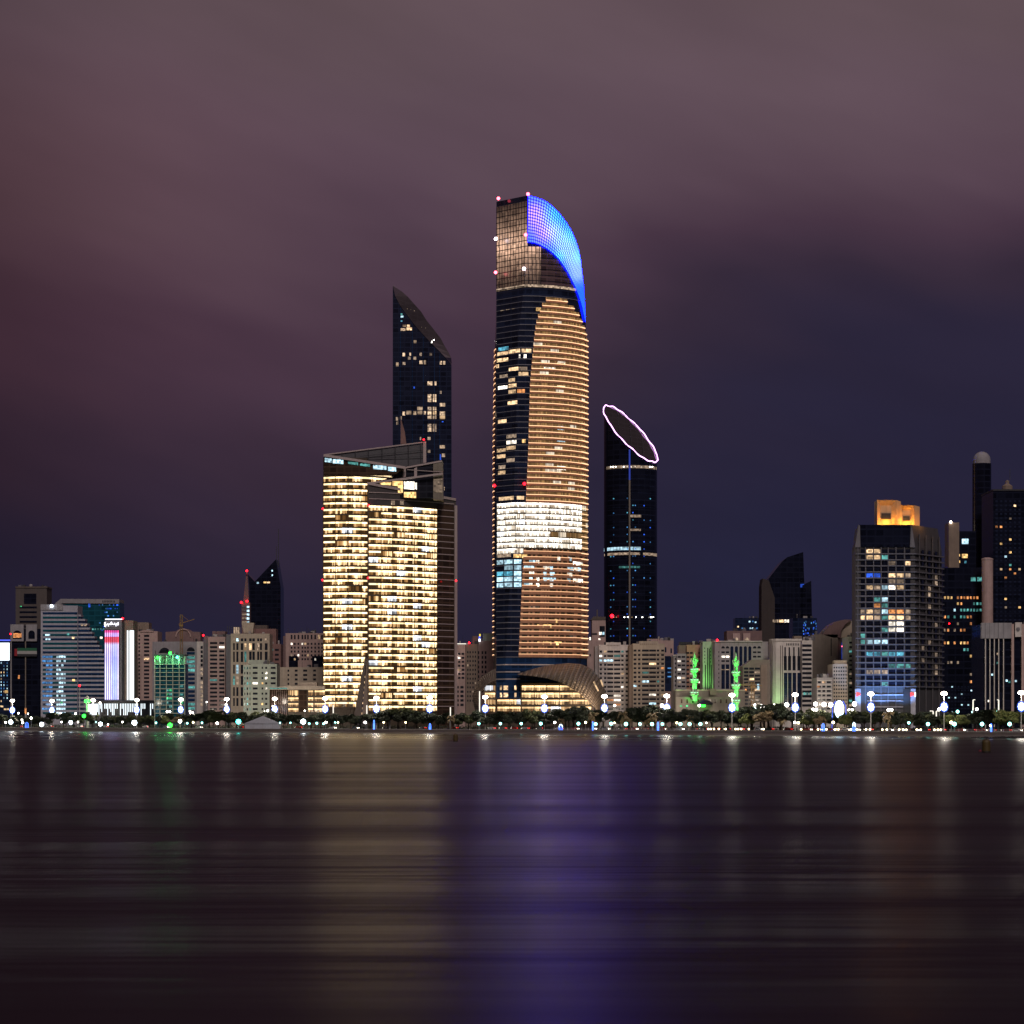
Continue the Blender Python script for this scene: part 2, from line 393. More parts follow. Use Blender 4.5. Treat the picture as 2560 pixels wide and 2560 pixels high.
def spot(name, loc, target, energy, col, ang=70, rad=.4, parent=None):
    l = bpy.data.lights.new(name, 'SPOT'); l.energy = energy; l.color = col; l.shadow_soft_size = rad; l.spot_size = math.radians(ang); l.spot_blend = .7
    o = bpy.data.objects.new(name, l); COL.objects.link(o); o.location = loc
    o.rotation_euler = (Vector(target)-Vector(loc)).to_track_quat('-Z', 'Y').to_euler()
    if parent: o.parent = parent
    return o
# ------------------------------------------------------------------ setting
def structure(name, mb, mat): return tag(mb.build(name, mat), kind='structure')
def pl(px, off, z): D = shore(px)+off; return ((px-1280)*D/F, D, z)
def shoreline(x, off):          # y of the line at world x, parallel to the waterline and off metres inland
    (xa, ya), (xb, yb) = pl(0, 0, 0)[:2], pl(2560, 0, 0)[:2]
    sl = (yb-ya)/(xb-xa)
    return ya+sl*(x-xa)+off*math.hypot(1, sl)
def band(x0, x1, o0, z0, o1, z1, mb, n=40, jit=0):
    for i in range(n):
        a, b = x0+(x1-x0)*i/n, x0+(x1-x0)*(i+1)/n
        j0 = [R.uniform(-jit, jit) if jit else 0 for _ in range(4)]
        mb.face(((a, shoreline(a, o0), z0), (b, shoreline(b, o0), z0), (b, shoreline(b, o1), z1), (a, shoreline(a, o1), z1)))
def water_mat():
    m, b, t = newmat('water')
    g = t.n('ShaderNodeNewGeometry').outputs['Position']
    s = t.sep(g)
    # long soft swells lying across the view, smoothed as by a long exposure
    v1 = t.comb(t.m('MULTIPLY', s[0], .006), t.m('MULTIPLY', s[1], .032), 0.0)
    v2 = t.comb(t.m('MULTIPLY', s[0], .02), t.m('MULTIPLY', s[1], .09), 4.0)
    n1 = t.noise(v1, 1.0, 2, .45); n2 = t.noise(v2, 1.0, 3, .5)
    patch = t.smooth(t.noise(t.comb(t.m('MULTIPLY', s[0], .004), t.m('MULTIPLY', s[1], .012), 21.0), 1.0, 2, .5), .38, .62)
    n3 = t.noise(t.comb(t.m('MULTIPLY', s[0], .0025), t.m('MULTIPLY', s[1], .009), 9.0), 1.0, 3, .5)
    hgt = t.m('ADD', t.m('MULTIPLY', n1, .85), t.m('ADD', t.m('MULTIPLY', t.m('MULTIPLY', n2, patch), .8), t.m('MULTIPLY', n3, 2.4)))
    bp = t.n('ShaderNodeBump'); bp.inputs['Strength'].default_value = .7; bp.inputs['Distance'].default_value = 1.0
    t.put(bp.inputs['Height'], hgt)
    b.inputs['Base Color'].default_value = (.010, .0045, .009, 1)
    b.inputs['IOR'].default_value = 1.06
    calm = t.smooth(t.m('ADD', s[1], t.m('MULTIPLY', n3, 300.0)), 850.0, 1300.0)
    t.put(b.inputs['Roughness'], t.m('SUBTRACT', t.ramp(n1, [(.3, (.30,)*3), (.7, (.38,)*3)]), t.m('MULTIPLY', calm, .07)))
    t.put(b.inputs['Normal'], bp.outputs[0])
water_mat()
wall('beach_sand', (.050, .034, .030), .9, .3, .08); wall('quay_stone', (.10, .085, .08), .8); plain('asphalt', (.045, .045, .05), .8)
wall('paving', (.12, .11, .10), .8, .2, .3); wall('city_ground', (.05, .05, .05), .9); plain('kerb', (.25, .24, .23), .8); plain('rock', (.02, .018, .02), .9)
b = MB(); b.face([(-9000, -400, 0), (9000, -400, 0), (9000, 5200, 0), (-9000, 5200, 0)][:4]); structure('water', b, 'water')
b = MB(); band(-3000, 3000, -6, -.4, 9, 1.1, b); structure('beach', b, 'beach_sand')
b = MB(); band(-3000, 3000, 9, 1.1, 9.3, G, b); band(-3000, 3000, 9.3, G, 10.2, G, b); structure('seawall', b, 'quay_stone')
b = MB(); band(-3000, 3000, 10.2, G-.02, 30, G-.02, b); structure('promenade', b, 'paving')
b = MB(); band(-3000, 3000, 30, G+.1, 30.3, G+.1, b); band(-3000, 3000, 29.99, G-.02, 30, G+.1, b); structure('kerb', b, 'kerb')
b = MB(); band(-3000, 3000, 30.3, G, 52, G, b); structure('road', b, 'asphalt')
b = MB()
for lane in (37.3, 44.6):
    for i in range(150):
        x = -700+i*9.5; b.face([(x, shoreline(x, lane), G+.004), (x+4, shoreline(x+4, lane), G+.004), (x+4, shoreline(x+4, lane+.2), G+.004), (x, shoreline(x, lane+.2), G+.004)])
structure('road_marking', b, 'kerb')
b = MB(); band(-9000, 9000, 52, G-.01, 24000, G-.01, b); structure('ground', b, 'city_ground')
b = MB()   # dark rock spit on the right
for i in range(90):
    px = 2430+i*4.2; D = 1080+R.uniform(-14, 6); x = (px-1280)*D/F; r = R.uniform(.5, 1.0)*(0.35+min(1, i/50))
    b.ball((x, D, .1), r*1.7, 6, 4, sz=.62)
structure('rock_spit', b, 'rock')

# ------------------------------------------------------------------ main tower
T = Bld('curved_glass_tower', 'tallest tower, warm lit curved face and blue light net crown', 1312, D=1600, cat='skyscraper')
cx_t = [(488, 1320), (715, 1311), (840, 1297), (1130, 1288), (1300, 1284), (1640, 1265), (1800, 1262)]
outer = [(1320, 488), (1343, 494), (1365, 503), (1384, 518), (1400, 535), (1417, 557), (1430, 580), (1440, 603), (1447, 625), (1452, 652), (1455, 680), (1459, 712), (1461, 740), (1463, 775), (1464, 805)]
inner = [(1320, 605), (1335, 607), (1350, 612), (1368, 622), (1385, 635), (1398, 648), (1410, 665), (1421, 682), (1430, 700), (1438, 716), (1445, 733), (1451, 750), (1456, 768), (1460, 787), (1463, 803)]
def tdy(px, c): t = min(.992, max(0, (px-c)/(1473.0-c))); return 40*(1-math.sqrt(1-t*t))
def lvl(z): return YH-(z+G-H)*F/1600.0
Rz = sorted([(T.z(py, tdy(px, 1314)), px) for px, py in outer]+[(T.z(1000), 1466), (T.z(1250), 1467.5), (T.z(1650), 1468), (0, 1468)])
def txy(px, dy): return (T.x(px, dy), dy)
def tpath(z, a, bb, n=10):
    """front plan path from apparent column a to bb at height z; a<corner starts at the left edge"""
    py = lvl(z); c = interp(cx_t, py); out = []
    ldy = (c-1241)*T.k
    if a < c:
        f = (c-a)/(c-1241); out.append(txy(a, ldy*f)); out.append(txy(c, 0)) if bb > c else None
        a = c
    if bb <= c: out.append(txy(bb, ldy*(c-bb)/(c-1241))); return out
    st = out[-1:] or None
    for i in range(0 if not st else 1, n+1):
        px = a+(bb-a)*i/n; out.append(txy(px, tdy(px, c)))
    return out
rings = []
zs = sorted({T.z(488)-.05, T.z(1775)}|{T.z(py) for py in range(500, 1775, 24)})
for z in zs:
    py = lvl(z); c = interp(cx_t, py); r = max(interp(Rz, z), c+.5); r = min(r, 1470)
    bl = interp([(700, 0), (860, .5), (1100, .9), (1640, 1.0)], py)
    ld = (c-1241)*T.k
    ring = [txy(1250, 46), txy(1241-3*bl, 42), txy(1241-8.5*bl, 34), txy(1241-7.5*bl, 27)]
    front = [txy(1241, ld), txy(c, 0)]+[txy(c+(r-c)*i/9, tdy(c+(r-c)*i/9, c)) for i in range(1, 10)]
    ring += front+[(txy(r, 46)[0], 46.5)]
    zz = z
    rr = []
    for i, p in enumerate(ring): rr.append((p[0], p[1]+.15, zz))
    rings.append(rr)
b = MB(); b.loft(rings); b.build('tower_body', 'dark_glass', T.o)
fh = 14.3*T.k
# crown floors
for i in range(15):
    z1 = T.z(502+14.3*i); z0 = z1-fh*.86
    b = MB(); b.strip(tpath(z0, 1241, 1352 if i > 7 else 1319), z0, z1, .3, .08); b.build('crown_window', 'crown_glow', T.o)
    if i > 7:
        r = interp([(606, 1354), (612, 1354), (622, 1368), (648, 1398), (682, 1421), (716, 1438)], 502+14.3*i)
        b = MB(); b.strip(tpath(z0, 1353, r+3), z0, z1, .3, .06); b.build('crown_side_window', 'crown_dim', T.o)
    b = MB(); b.strip(tpath(z0, 1241, 1320), z0-fh*.14, z0, .4, .3); b.build('crown_ledge', 'blackish', T.o)
b = MB(); b.strip(tpath(T.z(717), 1241, 1440, 14), T.z(717), T.z(711), .3, .12); b.build('lit_crown_base', 'lit_dim', T.o)
# light net
nu, nv = 84, 26
b = MB(); cols = []
def arc(tab, u):
    f = u*(len(tab)-1); i = min(int(f), len(tab)-2); f -= i
    return tab[i][0]+(tab[i+1][0]-tab[i][0])*f, tab[i][1]+(tab[i+1][1]-tab[i][1])*f
def netpt(u, v):
    a, c = arc(outer, u), arc(inner, u); px, py = a[0]+(c[0]-a[0])*v, a[1]+(c[1]-a[1])*v
    dy = tdy(px, 1314)-.9
    return T.P(px, py, dy), px, py
def netcol(px, py):
    g = lambda x, y, r: math.exp(-((px-x)**2+(py-y)**2)/(2.0*r*r))
    pk = .9*g(1342, 548, 22)+.8*g(1362, 585, 16)+.6*g(1335, 525, 14)
    wh = g(1400, 600, 17)+g(1420, 625, 17)+g(1436, 655, 15)+g(1444, 685, 14)+.8*g(1385, 575, 14)
    cy = g(1385, 540, 22)+g(1425, 590, 18)+g(1448, 640, 14)+g(1400, 640, 10)
    c = Vector((.02, .28, 1.6))+Vector((.8, .14, .4))*min(1, pk)+Vector((.5, .62, .3))*min(1.0, wh)+Vector((.0, .55, .0))*min(1, cy)
    return (*c, 1)
for i in range(nu):
    for j in range(nv):
        q = [(i/nu, j/nv), ((i+1)/nu, j/nv), ((i+1)/nu, (j+1)/nv), (i/nu, (j+1)/nv)]
        pts = [netpt(*e) for e in q]
        b.face([pts[k][0] for k in (3, 2, 1, 0)], 0, [(q[k][0]*46, q[k][1]*15) for k in (3, 2, 1, 0)])
        cols += [netcol(pts[k][1], pts[k][2]) for k in (3, 2, 1, 0)]
o = b.build('light_net', 'led_net', T.o)
ca = o.data.color_attributes.new('Col', 'FLOAT_COLOR', 'CORNER')
for i, c in enumerate(cols): ca.data[i].color = c
# floors below the crown
gb = [(738, 1366), (760, 1352), (800, 1340), (840, 1335), (950, 1325), (1130, 1320), (1235, 1315), (1470, 1304), (1643, 1296)]
gr = [(738, 1406), (755, 1430), (775, 1447), (800, 1460), (830, 1469)]
nfl = 64
for i in range(nfl):
    py = 726+14.33*i; z1 = T.z(py); z0 = z1-fh; g0 = interp(gb, py); g1 = interp(gr, py+6)
    bright = 1250 < py < 1366; pat = 1366 < py < 1382; cool = 1395 < py < 1468
    right = g1 if py > 735 else 1450
    # dark left face
    if bright or pat:
        b = MB(); b.strip(tpath(z0, 1242, g0), z0+fh*.2, z1-fh*.02, .3, .1); b.build('glass_band', 'office_white', T.o)
    else:
        b = MB(); b.strip(tpath(z0, 1241, g0 if py > 735 else 1452, 12), z0+fh*.10, z1, .3, .05); b.build('glass_band', 'dark_glass' if i % 5 else 'navy_glass', T.o)
    b = MB(); b.strip(tpath(z0, 1241, g0 if py > 735 else 1452, 12), z0, z0+fh*(.16 if bright else .10), .5, .22)
    b.build('floor_ledge', 'slab_brown' if bright else 'line_grey', T.o)
    if py < 735: continue
    # warm curved face
    if bright and not (1330 < py < 1340 and False):
        half = 1318 < py < 1330
        b = MB(); b.strip(tpath(z0, g0, 1375 if half else 1454, 8), z0+fh*.17, z1-fh*.01, .3, .12); b.build('window_band', 'office_white', T.o)
        b = MB(); b.strip(tpath(z0, 1376 if half else 1455, g1, 8), z0+fh*.17, z1-fh*.01, .3, .10); b.build('end_window_band', 'flats_gold', T.o)
    else:
        b = MB(); b.strip(tpath(z0, g0, g1), z0+fh*(.42 if py < 1250 else .56), z1-fh*.06, .3, .10); b.build('window_band', 'flats_gold' if py < 1250 else 'flats_dim', T.o)
    b = MB(); b.strip(tpath(z0, g0, g1), z0-(0 if not bright else 0), z0+fh*(.16 if bright else .42 if py < 1250 else .57), .6, .35)
    sp = b.build('spandrel', 'tan_panel' if not bright else 'slab_brown', T.o)
    if not bright:
        b = MB(); b.strip(tpath(z0, g0, g1 if py > 1250 or i % 3 else g1), z0+fh*(.37 if py < 1250 else .53), z0+fh*(.48 if py < 1250 else .60), .5, .75, 0, 1)
        b.build('light_line', ['led_front', 'led_under'], sp)
    # bright end of the curve, where the spandrels bulge
    b = MB(); b.strip(tpath(z0, 1452, min(g1, 1469), 4) if g1 > 1455 else tpath(z0, g1-8, g1, 3), z0+fh*.44, z0+fh*.56, .6, .5); b.build('end_ledge', 'led_front', T.o)
    if py > 845:
        bl = interp([(700, 0), (860, .5), (1100, .9), (1640, 1.0)], py)
        pth = [txy(1241-3*bl, 42), txy(1241-8.5*bl, 34), txy(1241-7.5*bl, 27), txy(1240.5, 20)]
        b = MB(); b.strip(pth, z0+fh*.1, z0+fh*.52, .5, .4); s2 = b.build('side_spandrel', 'tan_panel', T.o)
        b = MB(); b.strip(pth, z0+fh*.52, z0+fh*.66, .5, .5, 0, 1); b.build('light_line', ['led_front', 'led_under'], s2)
# lit flats on the dark face : (row py, px0, px1, mat)
def tower_win(px0, px1, py, mat, hgt=.62):
    z1 = T.z(py); b = MB(); b.strip(tpath(z1, px0, px1, 2), z1-fh*hgt, z1, .2, .28); b.build('window', mat, T.o)
litrows = {30: 0}
tw = [(1247, 1272, 862, 'lit_cyan'), (1244, 1270, 874, 'lit_warm'), (1272, 1300, 872, 'lit_warm'), (1304, 1328, 872, 'lit_warm'), (1243, 1271, 890, 'lit_warm'), (1297, 1301, 886, 'lit_white'), (1309, 1316, 886, 'lit_white'),
      (1241, 1248, 904, 'lit_warm'), (1273, 1296, 917, 'lit_warm'), (1298, 1318, 917, 'lit_dim'), (1250, 1270, 932, 'lit_dim'), (1296, 1321, 930, 'lit_warm'), (1272, 1288, 944, 'lit_warm'),
      (1246, 1269, 960, 'lit_white'), (1272, 1292, 958, 'lit_warm'), (1272, 1290, 973, 'lit_warm'), (1293, 1312, 973, 'lit_orange'), (1270, 1293, 1001, 'lit_warm'), (1246, 1267, 1045, 'lit_warm'),
      (1267, 1291, 1085, 'lit_dim'), (1267, 1291, 1100, 'lit_white'), (1305, 1314, 1098, 'lit_gold'), (1267, 1289, 1114, 'lit_warm'), (1243, 1265, 1118, 'lit_warm'), (1243, 1264, 1133, 'lit_warm'), (1267, 1287, 1145, 'lit_dim'),
      (1247, 1264, 1160, 'lit_dim'), (1246, 1264, 1174, 'lit_warm'), (1248, 1285, 1240, 'lit_warm'), (1292, 1310, 1240, 'lit_warm'), (1252, 1262, 768, 'lit_dim'), (1266, 1274, 768, 'lit_dim'), (1280, 1288, 768, 'lit_dim'), (1262, 1268, 800, 'lit_dim'), (1280, 1286, 800, 'lit_dim'), (1340, 1352, 768, 'lit_gold')]
for w in tw: tower_win(*w)
for j, py in enumerate((1399, 1413.5, 1428, 1442, 1456.5)):
    for a, c_ in ((1243, 1259), (1262, 1281), (1285, 1303)):
        if (j, a) not in ((1, 1243),): tower_win(a, c_, py, 'lit_cool' if j != 2 or a > 1280 else 'lit_cyan', .75)
    for a in (1310, 1323, 1340, 1358, 1374, 1418, 1432, 1444):
        if R.random() < .62: tower_win(a, a+R.choice((8, 12, 15)), py+1, 'lit_cool' if R.random() < .6 else 'lit_white', .6)
for py, a, c_, m_ in ((1383, 1243, 1278, 'lit_dim'), (1385, 1284, 1303, 'lit_gold'), (1386, 1305, 1318, 'lit_gold'), (1390, 1393, 1400, 'lit_white'), (1390, 1420, 1428, 'lit_cool'),
                      (1560, 1343, 1348, 'lit_gold'), (1560, 1357, 1378, 'lit_gold'), (1547, 1386, 1393, 'lit_gold'), (1603, 1343, 1348, 'lit_gold'), (1603, 1357, 1378, 'lit_gold'), (1603, 1386, 1404, 'lit_gold'),
                      (916, 1360, 1388, 'lit_white'), (1062, 1393, 1410, 'lit_cool'), (1092, 1392, 1412, 'lit_cool'), (1162, 1392, 1414, 'lit_white'), (903, 1392, 1412, 'lit_warm'), (960, 1392, 1412, 'lit_warm')): tower_win(a, c_, py, m_)
# base storeys
for i in range(4):
    py = 1645+18*i; z1 = T.z(py); z0 = T.z(py+18)
    b = MB(); b.strip(tpath(z0, 1241, 1466), z0+.7, z1, .3, .05); b.build('base_window_band', 'blue_glass', T.o)
    b = MB(); b.strip(tpath(z0, 1241, 1300 if i else 1400), z0, z0+.7, .4, .3); b.build('base_ledge', 'white_metal', T.o)
for i, py in enumerate((1714, 1732, 1749, 1767)):
    z1 = T.z(py, -6); z0 = z1-12.5*T.k
    for a, c_, nm in ((1211, 1238, 'side'), (1303, 1478, 'main')):
        b = MB(); b.strip([(T.x(a, -6), -6), (T.x((a+c_)/2, -8), -8), (T.x(c_, -6.4), -6.4)], z0, z1, .4, 0); b.build('podium_window_band', 'office_podium', T.o)
    b = MB(); b.strip([(T.x(1209, -6), -6.2), (T.x(1350, -8), -8.4), (T.x(1482, -6.4), -6.8)], z0-1.3, z0-.05, 1, .3); b.build('podium_ledge', 'slab_brown', T.o)
b = MB(); b.box(T.x(1211), T.x(1480), -5.2, 30, 0, T.z(1708)); b.build('podium', 'slab_brown', T.o)
b = MB(); b.box(T.x(1241, -8), T.x(1301, -8), -8.6, -5, T.z(1746), T.z(1706)); b.build('podium_bay', 'blue_glass', T.o)
for py in (1749, 1767):
    b = MB(); b.strip([(T.x(1242, -9), -9.1), (T.x(1301, -9), -9.1)], T.z(py+12.5, -9), T.z(py, -9), .4, 0); b.build('podium_window_band', 'office_podium', T.o)
for py in (1714, 1732):
    for a, c_ in ((1250, 1255), (1259, 1270), (1286, 1291)):
        b = MB(); b.box(T.x(a, -9), T.x(c_, -9), -8.9, -8.4, T.z(py+11, -9), T.z(py, -9)); b.build('window', 'lit_warm', T.o)
# lattice canopies
def shell(up, lo, d_up, d_lo, bulge, nm):
    nu, nv = 24, 12; b = MB()
    def pt(u, v):
        a, c = arc(up, u), arc(lo, u); px, py = a[0]+(c[0]-a[0])*v, a[1]+(c[1]-a[1])*v
        dy = d_up+(d_lo-d_up)*v-bulge*math.sin(math.pi*v)*math.sin(math.pi*min(1, u*1.1))
        return T.P(px, py, dy)
    for i in range(nu):
        for j in range(nv):
            q = [(i/nu, (j+1)/nv), ((i+1)/nu, (j+1)/nv), ((i+1)/nu, j/nv), (i/nu, j/nv)]
            b.face([pt(*e) for e in q], 0, [(e[0]*26, e[1]*12) for e in q])
    o = b.build(nm, 'lattice_shell', T.o, smooth=True)
    md = o.modifiers.new('thick', 'SOLIDIFY'); md.thickness = .5; return o
shell([(1293, 1685), (1335, 1671), (1375, 1662), (1420, 1658), (1455, 1660), (1482, 1674), (1500, 1697), (1512, 1722), (1518, 1748), (1514, 1776)],
      [(1293, 1686), (1328, 1689), (1365, 1695), (1400, 1706), (1430, 1721), (1450, 1735), (1468, 1750), (1482, 1764), (1492, 1775), (1500, 1785)], -2, -22, 9, 'canopy_shell')
shell([(1240, 1672), (1222, 1681), (1205, 1693), (1192, 1710), (1185, 1728), (1184, 1748), (1187, 1766), (1194, 1786)],
      [(1240, 1702), (1228, 1706), (1217, 1713), (1209, 1722), (1203, 1734), (1200, 1748), (1200, 1766), (1203, 1786)], 4, -10, -3, 'canopy_shell')
for px, dy, e in ((1496, -34, 26000), (1190, -22, 16000), (1450, -32, 12000)): spot('canopy_fill_spot', T.P(px, 1785, dy), T.P(px-(4 if px > 1300 else -6), 1715, -12), e, (1, .74, .5), 95, 1, T.o)  # warm spots added to brighten the lattice shells
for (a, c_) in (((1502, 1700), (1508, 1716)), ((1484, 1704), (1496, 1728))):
    T.beam('glint_bar', a, c_, 4, 'lit_warm', dy=-24, dep=.4)  # highlights on the shell painted in as glowing bars
for px, py, m_ in ((1246, 496, 'beacon_pink'), (1320, 485, 'beacon_pink'), (1239.5, 597, 'beacon_white'), (1314, 587, 'beacon_pink'), (1239, 681, 'beacon_pink'), (1310, 672, 'beacon_white'), (1311, 1209, 'beacon_red'), (1236, 1214, 'beacon_red')):
    T.beacon(px, py, m_, 4.2 if py < 700 else 3.6, -2 if px > 1300 else 12)
# ------------------------------------------------------------------ twin slab tower
A = Bld('twin_slab_tower', 'twin curved office slabs glowing gold, sloping glass screens on top', 970, D=1540, cat='skyscraper')
def ldy(px): t = (px-863)/57.0; return 4+4*t*t
def rdy(px): return 40*(max(0, px-918)/222.0)**1.5
def ap(f, a, c_, n=10): return [(A.x(a+(c_-a)*i/n, f(a+(c_-a)*i/n)), f(a+(c_-a)*i/n)) for i in range(n+1)]
def lright(py): return interp([(1640, 918), (1770, 888), (1790, 883)], py)
afh = 16.15*A.k
b = MB()
lp = [(x, y+.3) for x, y in ap(ldy, 808, 918)]
b.loft([[(x, y, z) for x, y in lp+[(A.x(918), 34), (A.x(808), 34)]] for z in (A.z(1640), A.z(1142))]); 
lo = [(x, y+.3) for x, y in ap(ldy, 806, 884)]
b.loft([[(x, y, z) for x, y in q+[(q[-1][0], 34), (q[0][0], 34)]] for q, z in ((lo, 0), (lp, A.z(1640)))])
b.build('left_slab', 'slab_brown', A.o)
rp = [(x, y+.3) for x, y in ap(rdy, 918, 1140)]
b = MB(); b.loft([[(x, y, z) for x, y in rp+[(A.x(1100), 62), (A.x(925), 40)]] for z in (0, A.z(1254, 0))]); b.build('right_slab', 'slab_brown', A.o)
for i in range(36):
    py = 1190+16.15*i; z1 = A.z(py); z0 = z1-afh*.78
    rr = lright(py+8); top_ = i == 0
    b = MB(); b.strip(ap(ldy, 808, 982 if top_ else rr), z0, z1, .3, .12); b.build('window_band', 'office_gold', A.o)
    b = MB(); b.strip(ap(ldy, 807, rr), z1-afh, z0, .6, .4); b.build('floor_slab', 'slab_brown', A.o)
for i in range(32):
    py = 1264+16.15*i; z1 = A.z(py); z0 = z1-afh*.78
    if py > 1765: break
    b = MB(); b.strip(ap(rdy, 920, 1092), z0, z1, .3, .12); b.build('right_window_band', 'office_gold', A.o)
    b = MB(); b.strip(ap(rdy, 919, 1093), z1-afh, z0, .6, .4); b.build('right_floor_slab', 'slab_brown', A.o)
    b = MB(); b.strip(ap(rdy, 1093, 1134, 3), z1-.35, z1+.15, .5, .45); b.build('floor_line', 'steel_beam', A.o)
b = MB(); b.strip(ap(rdy, 1093, 1134, 3), 0, A.z(1250), .3, .15); b.build('side_glass', 'brown_glass', A.o)
b = MB(); p_ = ap(rdy, 1134, 1141, 1); b.strip(p_, 0, A.z(1250), 1.6, .8); b.build('corner_mast', 'steel_beam', A.o)
b = MB(); b.strip(ap(rdy, 919, 922, 1), 0, A.z(1208), 1.0, .8); b.build('edge_fin', 'slab_brown', A.o)
# crown: dark glazed storeys, sloping beams and screens
A.prism('crown_storey', [(809, 1189), (985, 1189), (1010, 1170), (900, 1152), (809, 1140)], 'brown_glass', dy=3.5, dep=20)
b = MB(); b.strip(ap(ldy, 809, 985), A.z(1175.5), A.z(1173.5), .4, .5); b.build('crown_line', 'steel_beam', A.o)
for a, c_, m_ in ((812, 829, 'lit_cool'), (832, 858, 'lit_cool'), (870, 895, 'lit_teal'), (900, 925, 'lit_teal'), (933, 966, 'lit_cool'), (970, 990, 'lit_cool')):
    t_ = interp([(809, 1141), (1010, 1169)], (a+c_)/2)
    A.prism('crown_window', [(a, t_+12), (c_, t_+14), (c_, t_+4), (a, t_+2)] if m_ != 'lit_teal' else [(a, t_+8), (c_, t_+12), (c_, t_+5), (a, t_+3)], m_, dy=3.1, dep=.3)
A.beam('roof_beam', (809, 1138), (1013, 1169), 6, 'steel_beam', dy=2, dep=2)
A.prism('glass_screen', [(812, 1138), (1010, 1167), (1060, 1158), (1060, 1109)], 'pale_screen', dy=14, dep=.4)
A.beam('roof_beam', (809, 1137), (1063, 1105), 3, 'steel_beam', dy=13, dep=1.5)
for px in (855, 888, 921, 955, 988, 1021, 1052):
    t_ = interp([(809, 1137), (1065, 1107)], px); bo = interp([(809, 1139), (1010, 1168), (1062, 1160)], px)
    A.prism('screen_mullion', [(px-1.2, bo), (px+1.2, bo), (px+1.2, t_), (px-1.2, t_)], 'blackish', dy=12.6, dep=.5)
for f in (.33, .66):
    A.beam('screen_rail', (900, 1150-14*f), (1058, 1157-48*f), 1, 'blackish', dy=12.4, dep=.3)
A.box('screen_mast', 1058, 1065.5, 1104, 1157, 'steel_beam', dy=12, dep=2)
A.prism('rear_block', [(985, 1192), (985, 1176), (1012, 1168), (1105, 1152), (1108, 1245), (918, 1245), (918, 1210)], 'win_dark', dy=9, dep=28)
A.beam('roof_beam', (1008, 1170), (1105, 1152.5), 4, 'steel_beam', dy=8, dep=1.5)
A.prism('lift_core', [(1083, 1248), (1108, 1250), (1107, 1153), (1083, 1157)], 'dim_beige', dy=8.4, dep=10)
A.prism('core_light', [(1084, 1230), (1106, 1232), (1106, 1196), (1084, 1198)], 'lit_dim', dy=8.1, dep=.3)
for px in (1011, 1039):
    A.prism('rear_column', [(px-3.5, 1192), (px+3.5, 1192), (px+3.5, 1168), (px-3.5, 1171)], 'steel_beam', dy=7.6, dep=1)
A.beam('rear_line', (1018, 1174), (1105, 1180), 1.6, 'steel_beam', dy=7.5, dep=.5)
A.beam('roof_beam', (925, 1207.5), (1107, 1184), 4.5, 'steel_beam', dy=5, dep=1.5)
for a, c_, t0, t1, m_ in ((950, 978, 1206, 1216, 'lit_gold'), (981, 1007, 1203, 1220, 'lit_gold'), (1010, 1036, 1204, 1222, 'lit_white'), (1038, 1042, 1207, 1222, 'lit_white'), (955, 1007, 1222, 1230, 'lit_gold'), (1010, 1040, 1230, 1243, 'lit_gold')):
    A.prism('crown_window', [(a, t1), (c_, t1+2), (c_, t0), (a, t0)], m_, dy=8.2, dep=.5)
cr = [(918, 1208), (1140, 1249)]
b = MB()
for i in range(12):
    p0, p1 = 918+222*i/12, 918+222*(i+1)/12
    y0, y1 = interp(cr, p0), interp(cr, p1); d0, d1 = rdy(p0), rdy(p1)
    g0, g1 = interp([(918, 1209), (990, 1214), (1060, 1243), (1140, 1251)], p0), interp([(918, 1209), (990, 1214), (1060, 1243), (1140, 1251)], p1)
    a_, c2, d_, e_ = A.P(p0, 1264, d0), A.P(p1, 1264, d1), A.P(p1, g1, d1), A.P(p0, g0, d0)
    b.face((a_, c2, d_, e_)); b.face([(q[0], q[1]+.6, q[2]) for q in (e_, d_, c2, a_)]); b.face((e_, d_, (d_[0], d_[1]+.6, d_[2]), (e_[0], e_[1]+.6, e_[2])))
b.build('crown_glass', 'crown_panel', A.o)
for i in range(12):
    p0, p1 = 918+222*i/12, 918+222*(i+1)/12
    if i == 0: bb = MB()
    a_ = A.P(p0, interp(cr, p0), rdy(p0)-1); c2 = A.P(p1, interp(cr, p1), rdy(p1)-1); h = .75
    bb.loft([[(a_[0], a_[1], a_[2]-h), (a_[0], a_[1], a_[2]+h), (a_[0], a_[1]+1.5, a_[2]+h), (a_[0], a_[1]+1.5, a_[2]-h)], [(c2[0], c2[1], c2[2]-h), (c2[0], c2[1], c2[2]+h), (c2[0], c2[1]+1.5, c2[2]+h), (c2[0], c2[1]+1.5, c2[2]-h)]])
bb.build('roof_beam', 'steel_beam', A.o)
for py, pe in ((1231, 1018), (1247, 1134)):
    z = A.z(py); b = MB(); b.strip(ap(rdy, 920, pe), z-.2, z+.3, .4, .5); b.build('crown_line', 'steel_beam', A.o)
for px in (978, 1000): A.prism('crown_window', [(px, 1262), (px+9, 1262), (px+9, 1252), (px, 1252)], 'lit_dim', dy=rdy(px)-.5, dep=.3)
# leaning leg in the slit between the slabs
A.prism('leaning_leg', [(885, 1790), (903, 1790), (916, 1642), (913, 1640)], 'dark_brown', dy=-1, dep=3)
A.prism('leaning_leg', [(905, 1790), (919, 1790), (919, 1650), (917, 1645)], 'brown_stone', dy=0, dep=3)
for i in range(8):
    py = 1690+13*i
    A.box('slit_window', interp([(1640, 916), (1790, 903)], py), 917, py, py+5, 'lit_warm', dy=.8, dep=.4)
for px, py in ((807, 1272), (806, 1450), (921, 1263), (920, 1445), (1140, 1452), (1059.5, 1099)): A.beacon(px, py, 'beacon_red', 2.2, 30 if px > 1100 else (11 if py < 1200 else -1))
